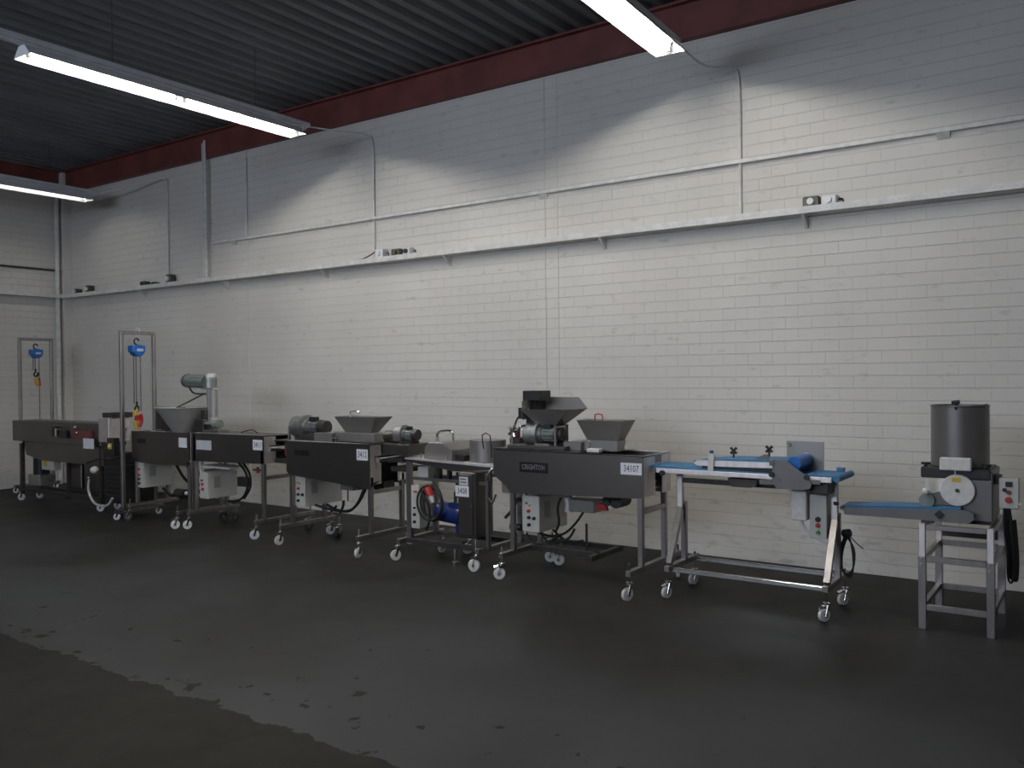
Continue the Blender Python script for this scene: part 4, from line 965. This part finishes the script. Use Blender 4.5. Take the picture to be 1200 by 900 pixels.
t = thing('forming_machine', 'grey forming machine with a tall round hopper and white disc on the work stand', 'machine', (-0.72, 6.1, 0.65))
MB().box(-0.86, -0.585, 5.98, 6.40, 0.672, 0.985).build('body', 'midsheet', t, bevel=0.006)
MB().box(-0.90, -0.60, 6.0, 6.36, 0.652, 0.672).build('base_plate', 'black', t)
h = MB().lathe((-0.785, 6.16, 0), [(0.168, 1.0), (0.168, 1.375), (0.172, 1.38), (0.172, 1.386), (0.160, 1.386), (0.160, 1.01), (0.0, 1.005)], seg=40).build('round_hopper', 'midsheet', t)
MB().cyl((-0.785, 6.0, 1.36), (-0.785, 6.0, 1.405), 0.012, seg=10).cyl((-0.81, 6.0, 1.405), (-0.765, 6.0, 1.41), 0.012, seg=8).build('rim_clamp', 'black', h)
MB().box(-0.635, -0.62, 6.08, 6.11, 1.37, 1.395).build('rim_lug', 'dark', h)
MB().box(-0.985, -0.595, 5.97, 6.34, 0.93, 0.997).build('clamp_ring', 'black', t, bevel=0.006)
for x in (-0.96, -0.62): MB().cyl((x, 6.0, 0.997), (x, 6.0, 1.012), 0.010, seg=8).cyl((x, 6.0, 1.012), (x, 6.0, 1.025), 0.028, seg=12).build('hand_knob', 'black', t)
MB().box(-0.87, -0.695, 5.93, 5.97, 0.985, 1.065).build('white_block', 'white', t, bevel=0.006)
d = MB().cyl((-0.775, 5.95, 0.862), (-0.775, 5.975, 0.862), 0.098, seg=36).build('white_disc', 'white', t, bevel=0.004)
MB().box(-0.805, -0.755, 5.947, 5.95, 0.915, 0.94).build('yellow_sticker', 'yellow', d)
MB().cyl((-0.775, 5.95, 0.862), (-0.775, 5.94, 0.862), 0.012, seg=12).build('centre_bolt', 'dark', d)
MB().cyl((-0.785, 5.945, 0.955), (-0.785, 5.945, 0.985), 0.004, seg=8).build('link_pin', 'white', t)
MB().cyl((-0.86, 5.97, 0.87), (-0.86, 6.02, 0.87), 0.06, seg=24).build('shaft_collar', 'white', t)
MB().ball((-0.945, 5.90, 0.852), 0.022).box(-0.945, -0.925, 5.89, 5.91, 0.86, 0.925).build('lever', 'white', t)
MB().cyl((-0.945, 5.93, 0.79), (-0.945, 6.02, 0.79), 0.045, seg=20).build('tension_roller', 'motor', t)
MB().prism([(-0.94, 0.765), (-0.93, 0.83), (-0.87, 0.85), (-0.80, 0.79), (-0.76, 0.765)], 'y', 5.96, 5.975).build('roller_guard', 'steel', t)
# short take-off conveyor
c = MB().prism([(-1.43, 0.668), (-1.44, 0.70), (-1.435, 0.712), (-0.72, 0.752), (-0.68, 0.735), (-0.675, 0.70), (-0.70, 0.675), (-0.75, 0.668), (-1.0, 0.672)], 'y', 5.88, 5.892).build('arm_side', 'midsheet', t)
MB().prism([(-1.43, 0.668), (-1.44, 0.70), (-1.435, 0.712), (-0.72, 0.752), (-0.70, 0.675), (-1.0, 0.672)], 'y', 6.10, 6.112).build('arm_side', 'midsheet', t)
MB().prism([(-1.445, 0.700), (-1.44, 0.727), (-0.80, 0.762), (-0.75, 0.762), (-0.75, 0.745), (-1.43, 0.71)], 'y', 5.895, 6.095).build('arm_belt', 'blue', t)
MB().cyl((-1.445, 5.875, 0.712), (-1.445, 6.115, 0.712), 0.013, seg=12).build('nose_roller', 'dark', t)
MB().box(-0.885, -0.845, 5.865, 5.88, 0.695, 0.735, rot=(0, PI/4, 0)).build('square_knob', 'black', t)
# control box hung on the right side
MB().box(-0.585, -0.545, 6.06, 6.12, 0.90, 0.96).build('box_bracket', 'dark', t)
b = MB().box(-0.555, -0.45, 6.02, 6.12, 0.76, 0.945).build('control_box', 'cream', t, bevel=0.005)
MB().cyl((-0.525, 6.02, 0.875), (-0.525, 6.0, 0.875), 0.012, seg=12).build('button', 'black', b)
MB().box(-0.52, -0.485, 6.008, 6.02, 0.895, 0.925).build('rocker_switch', 'black', b)
MB().cyl((-0.505, 6.02, 0.815), (-0.505, 6.0, 0.815), 0.018, seg=14).build('button', 'red', b)
MB().cyl((-0.502, 6.02, 0.86), (-0.502, 6.01, 0.86), 0.013, seg=14).build('button', 'ironred', b)
MB().cyl((-0.45, 6.03, 0.79), (-0.44, 6.03, 0.79), 0.012, seg=10).build('side_plug', 'white', b)
for k in range(7):
    a = 0.012*k
    MB().tube([(-0.53+a*.3, 6.05+a, 0.76), (-0.53+a*.6, 6.03+a, 0.66-0.01*k), (-0.515+a*.5, 6.03+a, 0.50), (-0.51+a*.3, 6.03+a, 0.34+0.02*(k % 3)), (-0.49+a*.3, 6.05+a, 0.31+0.02*(k % 2)), (-0.485+a*.3, 6.06+a, 0.45), (-0.50+a*.3, 6.06+a, 0.68)], 0.006).build('hanging_cable', 'rubber', t)
